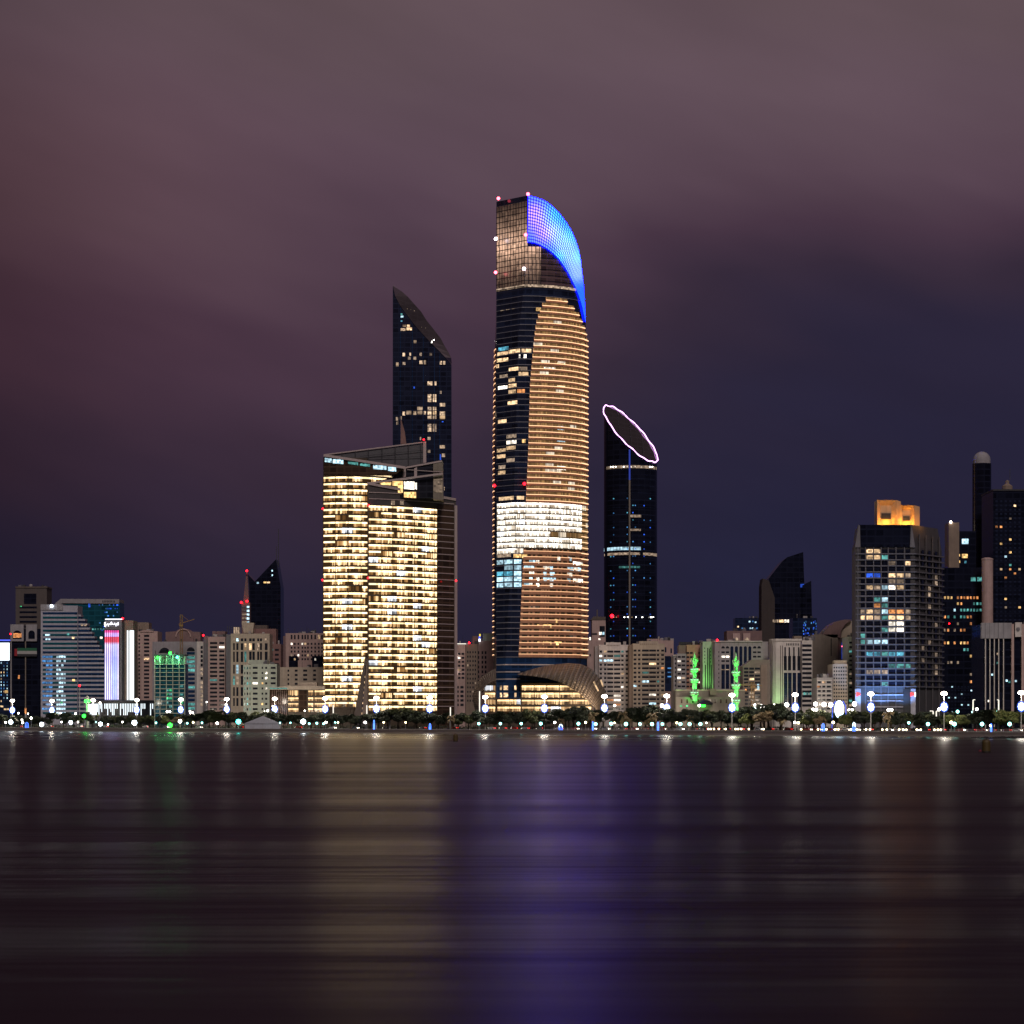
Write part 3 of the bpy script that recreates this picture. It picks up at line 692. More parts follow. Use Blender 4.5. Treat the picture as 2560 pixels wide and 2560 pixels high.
# ------------------------------------------------------------------ sloped dark tower behind
S = Bld('sloped_top_tower', 'dark blue glass tower with a rippled sloping roof behind the gold slabs', 1055, D=1930, cat='skyscraper')
inn = [(982, 716), (988, 742), (1000, 765), (1015, 786), (1030, 806), (1045, 824), (1060, 840), (1072, 853), (1086, 867), (1100, 881), (1113, 895), (1128, 912)]
out = [(983, 713), (1003, 729), (1019, 743), (1035, 761), (1053, 781), (1066, 802), (1085, 826), (1102, 848), (1112, 867), (1121, 882), (1128, 896), (1129.5, 911)]
f_ = [(981, 1815)]+inn+[(1129, 1815)]; g_ = [(981.5, 1812)]+out+[(1129, 1812)]
ff = [S.P(a, c_, 0) for a, c_ in f_]; gg = [S.P(a, c_, 26) for a, c_ in g_]
ff[0] = (ff[0][0], 0, 0); ff[-1] = (ff[-1][0], 0, 0); gg[0] = (gg[0][0], 26, 0); gg[-1] = (gg[-1][0], 26, 0)
b = MB(); b.loft([ff, gg]); b.build('body', 'dark_glass', S.o)
b = MB()
for i in range(len(inn)-1):
    q = [S.P(*inn[i], 0), S.P(*inn[i+1], 0), S.P(*out[i+1], 26), S.P(*out[i], 26)]
    b.face([(p[0], p[1], p[2]+.5) for p in q])
b.build('sloping_roof', 'roof_glass', S.o)
for px in (1000, 1030, 1058, 1085, 1098): S.prism('bay_line', [(px, 1250), (px+1.5, 1250), (px+1.5, interp(inn, px)+4), (px, interp(inn, px)+3)], 'blue_glass', dy=-.5, dep=.5)
for cx, cy, w, h, m_ in ((222, 335, 20, 12, 'lit_teal'), (228, 357, 26, 16, 'lit_cool'), (224, 396, 14, 12, 'lit_cyan'), (250, 437, 30, 18, 'lit_warm'), (285, 437, 24, 18, 'lit_white'), (236, 470, 44, 22, 'lit_warm'), (291, 464, 52, 24, 'lit_white'), (343, 577, 22, 26, 'lit_warm'),
        (244, 690, 22, 30, 'lit_warm'), (300, 687, 14, 26, 'lit_warm'), (292, 722, 24, 26, 'lit_dim'), (341, 722, 24, 26, 'lit_dim'), (392, 688, 20, 28, 'lit_dim'), (481, 688, 22, 26, 'lit_dim'), (395, 758, 26, 30, 'lit_warm'), (429, 758, 18, 34, 'lit_warm'), (569, 762, 22, 30, 'lit_warm'), (599, 762, 18, 30, 'lit_warm'), (187, 777, 22, 34, 'lit_warm'), (246, 768, 24, 24, 'lit_dim'),
        (475, 943, 46, 34, 'lit_warm'), (523, 943, 16, 34, 'lit_warm'), (470, 1055, 32, 32, 'lit_warm'), (515, 1055, 30, 32, 'lit_warm'), (470, 1090, 32, 32, 'lit_warm'), (515, 1090, 30, 32, 'lit_warm'), (567, 1022, 18, 24, 'lit_dim'), (582, 1131, 50, 30, 'lit_warm'),
        (386, 1163, 46, 28, 'lit_warm'), (470, 1165, 32, 30, 'lit_dim'), (515, 1165, 30, 30, 'lit_warm'), (244, 1208, 22, 34, 'lit_warm'), (289, 1200, 42, 32, 'lit_warm'), (340, 1203, 28, 32, 'lit_warm'), (386, 1199, 42, 32, 'lit_warm'), (429, 1202, 18, 30, 'lit_warm'), (470, 1202, 32, 30, 'lit_warm'), (515, 1202, 32, 30, 'lit_white'), (581, 1207, 50, 34, 'lit_warm'), (581, 1241, 50, 30, 'lit_white'), (470, 1240, 34, 30, 'lit_warm'), (515, 1240, 32, 30, 'lit_warm'),
        (184, 1254, 18, 30, 'lit_dim'), (218, 1247, 16, 32, 'lit_dim'), (187, 1292, 18, 28, 'lit_dim'), (470, 1316, 32, 34, 'lit_dim'), (515, 1316, 32, 34, 'lit_dim'), (470, 1351, 32, 32, 'lit_warm'), (515, 1351, 32, 32, 'lit_dim'), (391, 1427, 12, 26, 'lit_dim'), (466, 1427, 26, 26, 'lit_dim'), (581, 1500, 48, 28, 'lit_warm'), (592, 1575, 28, 30, 'lit_dim'), (466, 1540, 22, 26, 'lit_dim'), (596, 1868, 12, 30, 'lit_warm'), (585, 1280, 14, 8, 'lit_blue'), (565, 1590, 14, 50, 'lit_blue'), (335, 980, 12, 16, 'lit_blue')):
    px, py = 940+cx/3.513, 690+cy/3.513; S.win(px-w/7.03, px+w/7.03, py-h/7.03, py+h/7.03, {'lit_warm': 'lit_soft', 'lit_white': 'lit_warm'}.get(m_, m_))
for px, py in ((1067, 844), (1085, 847), (1008, 767), (1018, 769), (1027, 771), (1036, 774), (1034, 811), (1044, 813), (1054, 815), (1064, 817)):
    S.beacon(px, py+3, 'globe_white' if py in (844, 847) else 'lit_dim', 1.6 if py in (844, 847) else 1.0, 8)
S.prism('flag_banner', [(1000, 1110), (1016, 1110), (1012, 1080), (1004, 1052), (1000, 1040)], 'red_brown', dy=-.4, dep=.3)
S.done()
# ------------------------------------------------------------------ cylinder tower with lit oval roof
C = Bld('oval_roof_tower', 'dark cylindrical tower cut by an oval roof with a glowing violet rim', 1579.5, D=1860, cat='skyscraper')
r_ = 67.3*C.k
def ctop(a): return 1088+60*math.cos(a)+38*math.sin(a)      # a=0 right, pi/2 front
N = 48
bot, top = [], []
for i in range(N):
    a = 2*math.pi*i/N; x, y = r_*math.cos(a), 20-r_*math.sin(a)
    bot.append((x, y, 0)); top.append((x, y, C.z(ctop(a), y)))
b = MB()
b.loft([list(reversed(bot)), list(reversed(top))]); b.build('body', 'black_glass', C.o)
b = MB(); b.face([(x, y, z+.3) for x, y, z in reversed(top)]); b.build('oval_roof', 'roof_glass', C.o)
b = MB(); pts = []
for i in range(97):
    a = 2*math.pi*i/96; rr = r_*(1.015+.012*math.sin(9*a)); x, y = rr*math.cos(a), 20-rr*math.sin(a)
    pts.append((x, y, C.z(ctop(a)+1.2*math.sin(15*a+.5)+.8*math.sin(7*a), y)+1.1))
b.tube(pts, .4, 6); b.build('rim_light', 'rim_light', C.o)
for k in (-.45, 0, .45):
    a0 = math.acos(k); x = r_*k; pf = (x, 20-r_*math.sin(a0)); pb = (x, 20+r_*math.sin(a0))
    b = MB(); b.tube([(pf[0], pf[1], C.z(ctop(a0), pf[1])+.5), (pb[0], pb[1], C.z(ctop(-a0), pb[1])+.5)], .25, 4); b.build('roof_rib', 'dark_metal', C.o)
def cyl_strip(px0, px1, py, h, mat, name='window_band', off=.15, n=6):
    ks = [max(-.995, min(.995, (px0+(px1-px0)*i/n-1579.5)/67.3)) for i in range(n+1)]
    pth = [(r_*k, 20-r_*math.sqrt(1-k*k)) for k in ks]
    b = MB(); b.strip(pth, C.z(py+h), C.z(py), .3, off); b.build(name, mat, C.o)
for i in range(31):
    py = 1195+18*i
    if py < 1745: cyl_strip(1514, 1645, py, 2.0, 'dark_glass', 'floor_line', .12, 16)
cyl_strip(1512, 1602, 1367, 8, 'lit_cool', n=10); cyl_strip(1513, 1600, 1381, 6, 'lit_dim', n=10); cyl_strip(1608, 1645, 1381, 7, 'lit_dim')
cyl_strip(1575, 1603, 1287, 6, 'lit_dim'); cyl_strip(1575, 1602, 1322, 5, 'lit_dim'); cyl_strip(1548, 1600, 1415, 5, 'lit_teal'); cyl_strip(1518, 1644, 1163, 7, 'lit_dim', n=16)
for py0, py1, m_ in ((1124, 1200, 'blue_line'), (1200, 1620, 'dim_beige')):
    b = MB(); b.box(C.x(1572), C.x(1576), -.9, 2, C.z(py1), C.z(py0)); b.build('centre_line', m_, C.o)
for px in (1527, 1533, 1539, 1559, 1568, 1578, 1588, 1604, 1625, 1631):
    k = (px-1579.5)/67.3; y = 20-r_*math.sqrt(1-k*k)-.4; C.beacon(px, 1167, 'globe_white' if px % 2 else 'lit_white', 1.3, y)
    C.beacon(px+2, 1543, 'globe_white' if px % 3 else 'lit_warm', 1.3, y)
C.beacon(1530, 1540, 'beacon_red', 4.5, 0)
rc = random.Random(5)
for c_ in (1527, 1534, 1567, 1581, 1587, 1609, 1625):
    for j in range(20):
        if rc.random() < .5:
            py = 1250+18.1*j-6; 
            if py < 1600: cyl_strip(c_, c_+2.6, py, 2.6, rc.choice(('lit_cyan', 'lit_sky', 'lit_blue', 'lit_sky')), 'window', .25, 1)
# ------------------------------------------------------------------ left background and blocks
D_ = 'win_dark'
b1 = Bld('billboard_building', 'blue dotted building with a large white video screen, cut by the left frame edge', 8, 190)
b1.box('wall', -60, 24, 1598, None, 'navy_glass')
b1.box('video_screen', -60, 23, 1607, 1651, 'screen_white', dy=-1, dep=1)
b1.box('screen_header', -60, 25, 1599, 1602, 'sign_blue', dy=-1.2, dep=1)
for j in range(13):
    for c_ in (3, 10, 18):
        if R.random() < .75: b1.win(c_-1, c_+.8, 1655+8*j, 1659+8*j, R.choice(('lit_sky', 'lit_cool', 'lit_cool', 'lit_warm')))
b1.win(1, 8, 1764, 1768, 'lit_warm'); b1.win(10, 22, 1771, 1775, 'lit_warm'); b1.win(12, 20, 1726, 1733, 'lit_gold'); b1.done()
b2 = Bld('brown_tower', 'dim brown tower with recessed centre panel at far left, behind the flag tower', 80, 420)
b2.box('wall', 39, 117, 1468, None, 'far_dim'); b2.box('roof_slab', 38, 118, 1466, 1470, 'dark_brown', dy=-.5, dep=22.7)
b2.win(60, 91, 1484, 1510, 'black_glass')
for j in range(6): b2.win(49, 92, 1516+12*j, 1521+12*j, 'black_glass')
b2.win(50, 54, 1515, 1518, 'lit_green'); b2.done()
b3 = Bld('flag_tower', 'dark twin bay tower with a draped flag and one orange lit arch', 62, 205)
b3.box('body', 27, 103, 1572, None, 'black_glass', dy=.5)
for a, c_ in ((26, 59), (65, 92)):
    b3.box('arch_frame', a, c_, 1561, 1603, 'dim_white', dy=-.8, dep=2)
    b3.win(a+6, c_-5, 1576, 1597, 'black_glass', -.9, True)
b3.win(33, 53.5, 1583, 1594, 'lit_orange', -1.2)
b3.box('edge_column', 26, 29, 1603, None, 'dim_white', dy=-.5, dep=2); b3.box('centre_column', 62.5, 65, 1603, None, 'dim_beige', dy=-.5, dep=2)
f = b3.box('flag', 43, 92, 1620, 1627, 'flag_green', dy=-1.4, dep=.3); b3.box('white_stripe', 43, 92, 1627.2, 1635, 'flag_white', dy=-1.4, dep=.3, parent=f)
b3.box('black_stripe', 43, 92, 1635.2, 1641, 'blackish', dy=-1.4, dep=.3, parent=f); b3.box('red_bar', 36, 42.8, 1622, 1640, 'flag_red', dy=-1.4, dep=.3, parent=f)
b3.win(45, 49, 1688, 1697, 'lit_orange'); b3.win(62, 66, 1770, 1783, 'lit_orange', -.8); b3.beacon(26, 1585, 'beacon_red', 1.6); b3.done()
b4 = Bld('stepped_white_building', 'white banded stepped office building with blue lit rooms at left', 160, 175)
b4.box('wall', 102, 262, 1640, None, 'cool_white', dy=3)  # blue light falling on the white walls is put into their colour
steps = [(194, 1533), (209, 1545), (216, 1556), (222, 1568), (228, 1579), (235, 1590), (241, 1602), (247, 1613), (254, 1624), (262, 1635)]
b4.box('wing', 102, 194, 1514, None, 'cool_white', dy=0, dep=20)
b4.box('parapet', 101.5, 157, 1511, 1525, 'dim_white', dy=-.6, dep=18)
for i in range(24):
    py = 1529+10.85*i
    xr = interp([(y, x) for x, y in steps], py)
    if xr > 196: b4.box('floor_band', 194, xr, py-3.4, py+1.2, 'cool_white', dy=2.4, dep=10)
    if xr > 196: b4.box('ribbon_window', 194.5, xr-1, py+1.2, py+7.4, 'blue_glass', dy=2.7, dep=9)
    b4.win(107, 193.5, py+1.5, py+7, 'teal_glass' if i % 3 else 'blue_glass')
    if 9 < i: 
        for a, c_ in ((106, 114), (115, 122), (123, 131)):
            if R.random() < .8: b4.win(a, c_, py+1.8, py+6.6, 'lit_sky', -.2)
        for a in (141, 147, 153, 159): 
            if R.random() < .8: b4.win(a, a+5, py+1.8, py+6.6, 'lit_cool', -.2)
    elif i in (5, 6): b4.win(108+i, 120+i, py+2, py+6, 'lit_cool', -.2)
for a, y, m_ in ((183, 1592, 'lit_warm'), (170, 1583, 'lit_teal'), (205, 1560, 'lit_dim'), (214, 1560, 'lit_dim'), (253, 1592, 'lit_white'), (184, 1698, 'lit_gold'), (154, 1754, 'lit_green')): b4.win(a-3, a+3, y, y+5, m_, -.4 if a < 194 else 2.3)
b4.beacon(129, 1515, 'lamp_cool', 3.2, -1); b4.done()
b5 = Bld('teal_glass_building', 'teal glass slab with pale slanted roof fascia behind the stepped white building', 220, 300)
b5.box('body', 140, 299, 1506, None, 'teal_glass')
b5.prism('roof_fascia', [(138, 1524), (155, 1508), (298, 1509), (298, 1498), (152, 1497), (138, 1508)], 'dim_white', dy=-1, dep=23)
for i in range(9): b5.win(256+3.7*i, 258+3.7*i, 1501, 1506, 'blackish', -1.1)
for k in range(60):
    px, py = R.uniform(245, 296), 1511+9*R.randint(0, 7)
    if R.random() < .6: b5.win(px, px+R.uniform(1.5, 4), py, py+3, R.choice(('lit_blue', 'lit_sky', 'lit_blue')))
for px in (230, 236, 243, 250, 257): b5.win(px, px+4, 1571, 1575, 'lit_teal')
b5.win(221, 226, 1509, 1518, 'lit_blue'); b5.done()
b6 = Bld('led_tower', 'tower with a vertical pink and white light strip facade and lit sign', 285, 130)
b6.box('body', 262, 305, 1551, None, 'dim_grey', dep=20); b6.box('facade_panel', 262.2, 299, 1574, 1751, 'blackish', dy=-.2, dep=.3); b6.box('side_shaft', 305, 311, 1549, None, 'blackish', dy=1, dep=20)
b6.box('rear_shaft', 311, 333, 1551, None, 'brown_stone', dy=2, dep=20)
b6.box('roof_line', 263, 305, 1547, 1549, 'line_white', dy=-.5, dep=1)
for i in range(7):
    x = 262.5+5.2*i; b = MB(); x0, x1 = b6.x(x), b6.x(x+3.2); z0, z1 = b6.z(1749), b6.z(1576)
    b.box(x0, x1, -.5, .1, z0, z1); b.uv = [((p[0]-x0), (p[2]-z0)/(z1-z0)) for p in b.v]; b.build('light_strip', 'facade_strips', b6.o)
for x, w in ((317.5, 2.2), (322, 1), (325, 9.5)): b6.box('white_light_strip', x, x+w, 1576, 1750, 'strip_white', dy=1.5, dep=.6)
sg = b6.box('sign', 266, 298, 1567, 1568.2, 'dim_grey', dy=-.3, dep=.2)
def stroke(p, w=1.5): 
    b = MB(); b.tube([b6.P(x, y, -.9) for x, y in p], w*b6.k/2, 5); return b.build('lettering', 'sign_white', sg)
stroke([(262.5, 1556), (261.8, 1560), (263, 1566)], 3.4); stroke([(262.5, 1555.5), (264, 1560), (263, 1567)], 2.6)
stroke([(267, 1563), (269, 1559), (271, 1563), (273, 1559), (275, 1562), (277, 1557), (278, 1562)]); stroke([(278, 1554.5), (278.5, 1561)]); stroke([(280, 1557), (282, 1561), (285, 1561), (287, 1557), (288, 1562)])
stroke([(288, 1562), (291, 1562), (292, 1558), (294, 1563)]); stroke([(295, 1555.5), (295.5, 1562), (297, 1562)]); stroke([(270, 1565), (272, 1565.5)], 1); stroke([(289, 1565), (291, 1565)], 1)
b6.beacon(307, 1546, 'beacon_red', 2.4)
b = MB(); b.lathe([(b6.k*82, b6.z(1795) if False else 0), (b6.k*82, b6.z(1758))], 32, b6.x(305), 12); b.build('podium', 'blackish', b6.o)
b = MB(); b.lathe([(b6.k*84, b6.z(1757.5)), (b6.k*84, b6.z(1752)), (b6.k*70, b6.z(1750))], 32, b6.x(305), 12); b.build('podium_roof', 'blackish', b6.o)
for i in range(40):
    k = -.96+1.92*i/39
    if R.random() < .82:
        rr = b6.k*82.6; x, y = b6.x(305)+rr*k, 12-rr*math.sqrt(1-k*k); hb = R.choice((1772, 1780, 1788))
        b = MB(); b.box(x-.22, x+.22, y-.25, y, b6.z(hb), b6.z(1759)); b.build('hanging_light', 'strip_white', b6.o)
b6.done()
b7 = Bld('ribbed_beige_building', 'beige apartment block with domed cap right of the light strip tower', 360, 200)
b7.box('wall', 330, 394, 1578, None, 'pink_stone'); b7.box('upper_storey', 334, 372, 1556, 1578, 'brown_stone', dy=3, dep=14)
b7.prism('domed_cap', [(349, 1580), (352, 1577), (359, 1575.5), (372, 1575.5), (380, 1577), (385, 1580)], 'pink_stone', dy=-.6, dep=10)
b7.grid([(334, 338), (346, 350), (360, 373)], rows(1587, 9.6, 17, 5), .08); b7.done()
def crane(name, label, px, off, top, base, jib, mat='crane_yellow'):
    c = Bld(name, label, px, off, cat='crane')
    for sx in (-1, 1):
        for sy in (0, 1.6):
            b = MB(); b.box(c.x(px)+sx*.8-.12, c.x(px)+sx*.8+.12, sy, sy+.24, c.z(base), c.z(top)); b.build('mast_rail', mat, c.o)
    b = MB(); n = 14
    for i in range(n):
        za, zb = c.z(base)+(c.z(top)-c.z(base))*i/n, c.z(base)+(c.z(top)-c.z(base))*(i+1)/n; s_ = 1 if i % 2 else -1
        b.tube([(-.8*s_, 0, za), (.8*s_, 0, zb)], .14, 4); b.box(-.8, .8, .1, .25, zb-.1, zb+.1)
    b.build('lattice', mat, c.o)
    b = MB(); b.box(-1.3, 1.3, -.6, 2.2, c.z(jib[0][1]+6), c.z(jib[0][1]+1)); b.build('cab', mat, c.o)
    (xa, ya), (xb, yb) = jib
    for d in (0, 1.4): c.beam('jib', (xa, ya), (xb, yb), 1.8, mat, dy=d, dep=.3)
    c.beam('jib_tie', (px, top), (xb*.6+px*.4, yb*.6+ya*.4), .8, mat)
    return c
b8 = Bld('arched_white_building', 'white block with arched top windows and fins behind the green lit construction site', 445, 215)
b8.box('wall', 381, 510, 1604, None, 'dim_white', dep=24); b8.box('side_wing', 492, 508, 1604, None, 'white_stone', dy=-1.5, dep=1.6)
b8.prism('roof_gable', [(414, 1604), (414, 1580), (440, 1578), (447, 1573), (458, 1571), (470, 1573), (478, 1579), (501, 1580), (501, 1604)], 'rose_dark', dy=5, dep=14)
b = MB(); b.tube([b8.P(458+18*math.cos(a), 1592-19*math.sin(a), 4.6) for a in [math.pi*i/12 for i in range(13)]], .5, 6); b.build('roof_arch', 'pink_stone', b8.o)
for j in range(15): b8.win(467, 487, 1630+10.6*j, 1636.5+10.6*j, 'blue_glass' if R.random() < .8 else 'lit_teal')
b8.win(467, 487, 1618, 1628, 'win_dark', 0, True); b8.win(398, 425, 1619, 1630, 'win_dark', 0, True)
for j in range(14): b8.win(501.5, 507, 1615+11*j, 1622+11*j, R.choice(('lit_dim', D_, D_)), -1.6)
b8.done()
b9 = Bld('construction_block', 'unfinished block lit green by work floodlights at its open top floor', 425, 150)
b9.box('core', 386, 463, 1660, None, 'teal_glass', dy=1, dep=16)
for j in range(13): b9.box('floor_edge', 385, 463, 1660+10.2*j, 1661.4+10.2*j, 'pale_green', dy=0, dep=1.2)
for px in (386, 399, 415, 431, 447, 461): b9.box('column', px, px+1.6, 1636, None, 'pale_green', dy=.3, dep=1.2)
b9.box('roof_deck', 385, 463, 1636, 1639, 'dark_metal', dy=0, dep=16); b9.box('back_wall', 388, 461, 1639, 1660, 'white_stone', dy=9, dep=1)
for k in range(16):
    px = 386+R.uniform(0, 74); b9.box('scaffold_pole', px, px+.8, 1628+R.uniform(-4, 5), 1645, 'dark_metal', dy=R.uniform(0, 8), dep=.4)
b9.grid([(417, 421), (423, 430), (439, 445), (450, 458)], rows(1712, 10.2, 6, 6), .4, ('lit_teal', 'lit_green'), 'teal_glass', .9)
for px, py in ((425.5, 1632.5), (394, 1644), (443, 1643)): b9.beacon(px, py, 'lamp_green' if px < 440 else 'lamp_cyan', 3.6 if px < 440 else 3, 1)
for px, py in ((425.5, 1634), (396, 1648), (443, 1648)): light('work_light', b9.P(px, py, -2), 2000, (.2, 1, .4), .8, b9.o)
b9.done()
crane('tower_crane', 'yellow tower crane above the green lit construction block', 453, 190, 1537, 1636, ((447, 1560), (486, 1548)))
b10 = Bld('rose_slim_building', 'slim rose coloured apartment tower right of the finned white block', 540, 210)
b10.box('wall', 520, 563, 1592, None, 'pink_stone'); b10.box('darker_wing', 509, 520, 1590, None, 'dim_grey', dy=2); b10.box('roof_room', 531, 563, 1578, 1592, 'rose_dark', dy=4, dep=12)  # left wing in a darker grey than the wall
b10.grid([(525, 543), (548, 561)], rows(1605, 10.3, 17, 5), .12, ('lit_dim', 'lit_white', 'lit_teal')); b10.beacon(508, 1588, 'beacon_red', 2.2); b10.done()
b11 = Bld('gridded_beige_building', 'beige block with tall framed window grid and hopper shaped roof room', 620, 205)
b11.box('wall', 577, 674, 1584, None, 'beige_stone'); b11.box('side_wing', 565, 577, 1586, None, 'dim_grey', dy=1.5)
b11.prism('hopper_roof_room', [(609, 1582), (632, 1582), (635, 1557), (604, 1556)], 'beige_stone', dy=4, dep=8)
for k in range(7): b11.box('roof_rail', 568+5*k, 569+5*k, 1565, 1583, 'dark_metal', dy=2, dep=.5)
b11.box('roof_cabin', 583, 598, 1568, 1583, 'lit_dim', dy=3, dep=5)
b11.grid([(583, 587), (591, 596), (602, 608), (611, 616), (623, 629), (631, 637), (643, 648), (650, 655), (662, 669)], [(1596, 1603), (1608, 1625), (1629, 1655), (1662, 1684), (1690, 1712), (1718, 1740), (1745, 1765)], .22, ('lit_dim', 'lit_dim', 'lit_warm', 'lit_cool', 'lit_teal')); b11.done()
b12 = Bld('red_brown_building', 'stepped red brown block behind the gridded beige building', 665, 300)
b12.box('wall', 634, 702, 1610, None, 'red_brown'); b12.box('upper_step', 636, 690, 1572, 1610, 'red_brown', dy=2, dep=15); b12.box('top_step', 636, 668, 1563, 1572, 'dark_brown', dy=4, dep=10)
b12.grid([(676, 683), (687, 697)], rows(1622, 12, 10, 5), .3, ('lit_dim', 'lit_teal')); b12.done()
b13 = Bld('mint_small_building', 'small pale green white block with square windows before the gridded building', 650, 130)
b13.box('wall', 627, 692, 1660, None, 'pale_green'); b13.box('side_wing', 608, 627, 1662, None, 'pale_green', dy=1.5, dep=20); b13.box('roof_room', 621, 668, 1650, 1660, 'pale_green', dy=4, dep=10)
b13.grid([(632, 644), (654, 658), (663, 668), (677, 689)], rows(1667, 12.9, 9, 5), .1, ('lit_white', 'lit_gold')); b13.grid([(611, 613), (617, 620), (624, 626)], rows(1667, 12.9, 9, 6), .3, ('lit_teal',), D_, 1.5); b13.done()
b14 = Bld('spiked_dark_tower', 'dark tower with two pointed sails and a thin antenna on the left skyline', 665, 700, cat='skyscraper')
b14.prism('body', [(623, 1812), (623, 1470), (620, 1436), (637, 1454), (690, 1398), (701.5, 1466), (702, 1812)], 'black_glass', dep=30)
b14.box('shoulder_line', 627, 701, 1469.5, 1471, 'dark_glass', dy=-.5, dep=.6)
for a, c_, y, m_ in ((642, 647, 1455, 'lit_cool'), (659, 666, 1454, 'lit_gold'), (667, 675, 1454, 'lit_warm'), (679, 682, 1425, 'lit_cool'), (679, 682, 1436, 'lit_cool')): b14.win(a, c_, y, y+4, m_)
b14.beam('antenna', (696, 1420), (696, 1322), 1.4, 'dark_metal', dy=12); b14.beam('antenna', (691, 1400), (691, 1365), 1.2, 'dark_metal', dy=12); b14.done()
b15 = Bld('telecom_tower', 'banded telecom mast tower with red beacons left of the spiked dark tower', 612, 500, cat='tower')
b15.box('shaft', 604, 624, 1506, None, 'rose_dark', dep=10)
for j in range(5): b15.box('bright_band', 605, 623, 1515+9.5*j, 1519+9.5*j, 'lit_dim' if j > 1 else 'dim_grey', dy=-.4, dep=.6)
for j in range(5): b15.box('end_light', 617, 623, 1515+9.5*j, 1520+9.5*j, 'lit_cool', dy=-.8, dep=.4)
b15.prism('lattice_mast', [(608, 1506), (622, 1506), (618, 1430), (616, 1430)], 'rose_dark', dy=3, dep=3)
for px, py in ((617, 1427), (603, 1506), (617.5, 1503)): b15.beacon(px, py, 'beacon_red', 2.6)
b15.done()
b16 = Bld('rose_grid_building', 'rose building with rows of small square windows left of the gold slabs', 760, 270)
b16.box('wall', 714, 812, 1583, None, 'pink_stone'); b16.box('darker_wing', 708, 714, 1590, None, 'rose_dark', dy=1)  # narrow wing in a darker rose than the wall
for k in range(5): b16.box('roof_mast', 720+17*k, 720.8+17*k, 1570, 1583, 'dark_metal', dy=5, dep=.4)
b16.grid([(727, 731), (735, 739), (744, 748), (754, 758), (761, 765), (768, 772), (777, 781), (786, 790), (795, 799), (803, 807)], [(1587, 1598)]+rows(1607, 9.6, 5, 5), .16, ('lit_warm', 'lit_white', 'lit_dim'))
b16.win(722, 745, 1640, 1670, 'black_glass'); b16.win(780, 810, 1640, 1670, 'black_glass'); b16.done()
b17 = Bld('low_beige_building', 'plain beige mid rise with few windows between rose block and golden podium', 750, 200)
b17.box('wall', 700, 812, 1668, None, 'beige_stone'); b17.grid([(719, 723), (737, 744), (758, 768), (783, 790)], rows(1674, 11, 5, 5), .15, ('lit_white',)); b17.done()
b18 = Bld('golden_podium_building', 'low glass office building with gold lit rooms and flat teal edged roof', 740, 105)
b18.box('wing', 674, 719, 1724, None, 'brown_glass', dy=2, dep=18); b18.box('body', 719, 812, 1724, None, 'slab_brown', dep=20)
b18.prism('roof_slab', [(672, 1724), (812, 1724), (812, 1715), (719, 1715), (672, 1719)], 'beige_stone', dy=-1.5, dep=22); b18.box('roof_edge_light', 674, 718, 1719.5, 1722, 'lit_teal', dy=-1.8, dep=.3)
b18.box('roof_room', 745, 792, 1706, 1715, 'beige_stone', dy=3, dep=12)
for j, y in enumerate((1726, 1744, 1758, 1771)):
    for a, c_ in ((719, 746), (769, 783), (785, 812)):
        b = MB(); b.strip([(b18.x(a), 0), (b18.x(c_), 0)], b18.z(y+(13 if not j else 9)), b18.z(y), .3, .15); b.build('window_band', 'office_podium', b18.o)
b18.win(748, 767, 1726, 1780, 'brown_glass'); 
for k in range(8): b18.box('fin', 680+5*k, 681+5*k, 1726, None, 'pink_stone', dy=1.6, dep=.4)
b18.done()
# ------------------------------------------------------------------ between the two big towers
c1 = Bld('violet_balcony_building', 'violet grey block with white roof line right of the gold slabs', 1150, 290)
c1.box('wall', 1142, 1163, 1612, None, 'pink_stone'); c1.box('roof_line', 1141, 1165, 1608.5, 1610.5, 'strip_cream', dy=-.5, dep=.6)
c1.grid([(1145, 1151), (1154, 1161)], rows(1632, 10, 7, 5), .1); c1.grid([(1141, 1147), (1151, 1159)], rows(1715, 11, 5, 6), .05)
for y in (1640, 1680): c1.beacon(1141, y, 'globe_white', 1.8)
c1.done()
c2 = Bld('brown_stone_building', 'plain brown stone block with red beacon between the two big towers', 1180, 330)
c2.box('wall', 1163, 1194, 1610, None, 'brown_stone'); c2.grid([(1168, 1171), (1174, 1177), (1181, 1184), (1187, 1190)], rows(1628, 11, 12, 5), .06, ('lit_dim',)); c2.box('roof_room', 1180, 1196, 1590, 1610, 'rose_dark', dy=3, dep=12); c2.beacon(1173, 1607, 'beacon_red', 2.2); c2.done()
c3 = Bld('beige_sign_building', 'beige block with a small yellow and blue sign on its roof', 1215, 400)
c3.box('wall', 1192, 1236, 1602, None, 'pink_stone'); c3.box('roof_block', 1208, 1236, 1583, 1602, 'pale_green', dy=2, dep=12)
s_ = c3.box('roof_sign', 1196, 1201, 1597, 1604, 'line_white', dy=-1, dep=.5); c3.box('blue_panel', 1196.5, 1201, 1591, 1597, 'sign_blue', dy=-1, dep=.5, parent=s_); c3.box('yellow_panel', 1198, 1201.5, 1585, 1591, 'sign_yellow', dy=-1, dep=.5, parent=s_)
c3.grid([(1195, 1198), (1204, 1208), (1212, 1216)], rows(1628, 12, 9, 7), .05, ('lit_dim',)); c3.done()
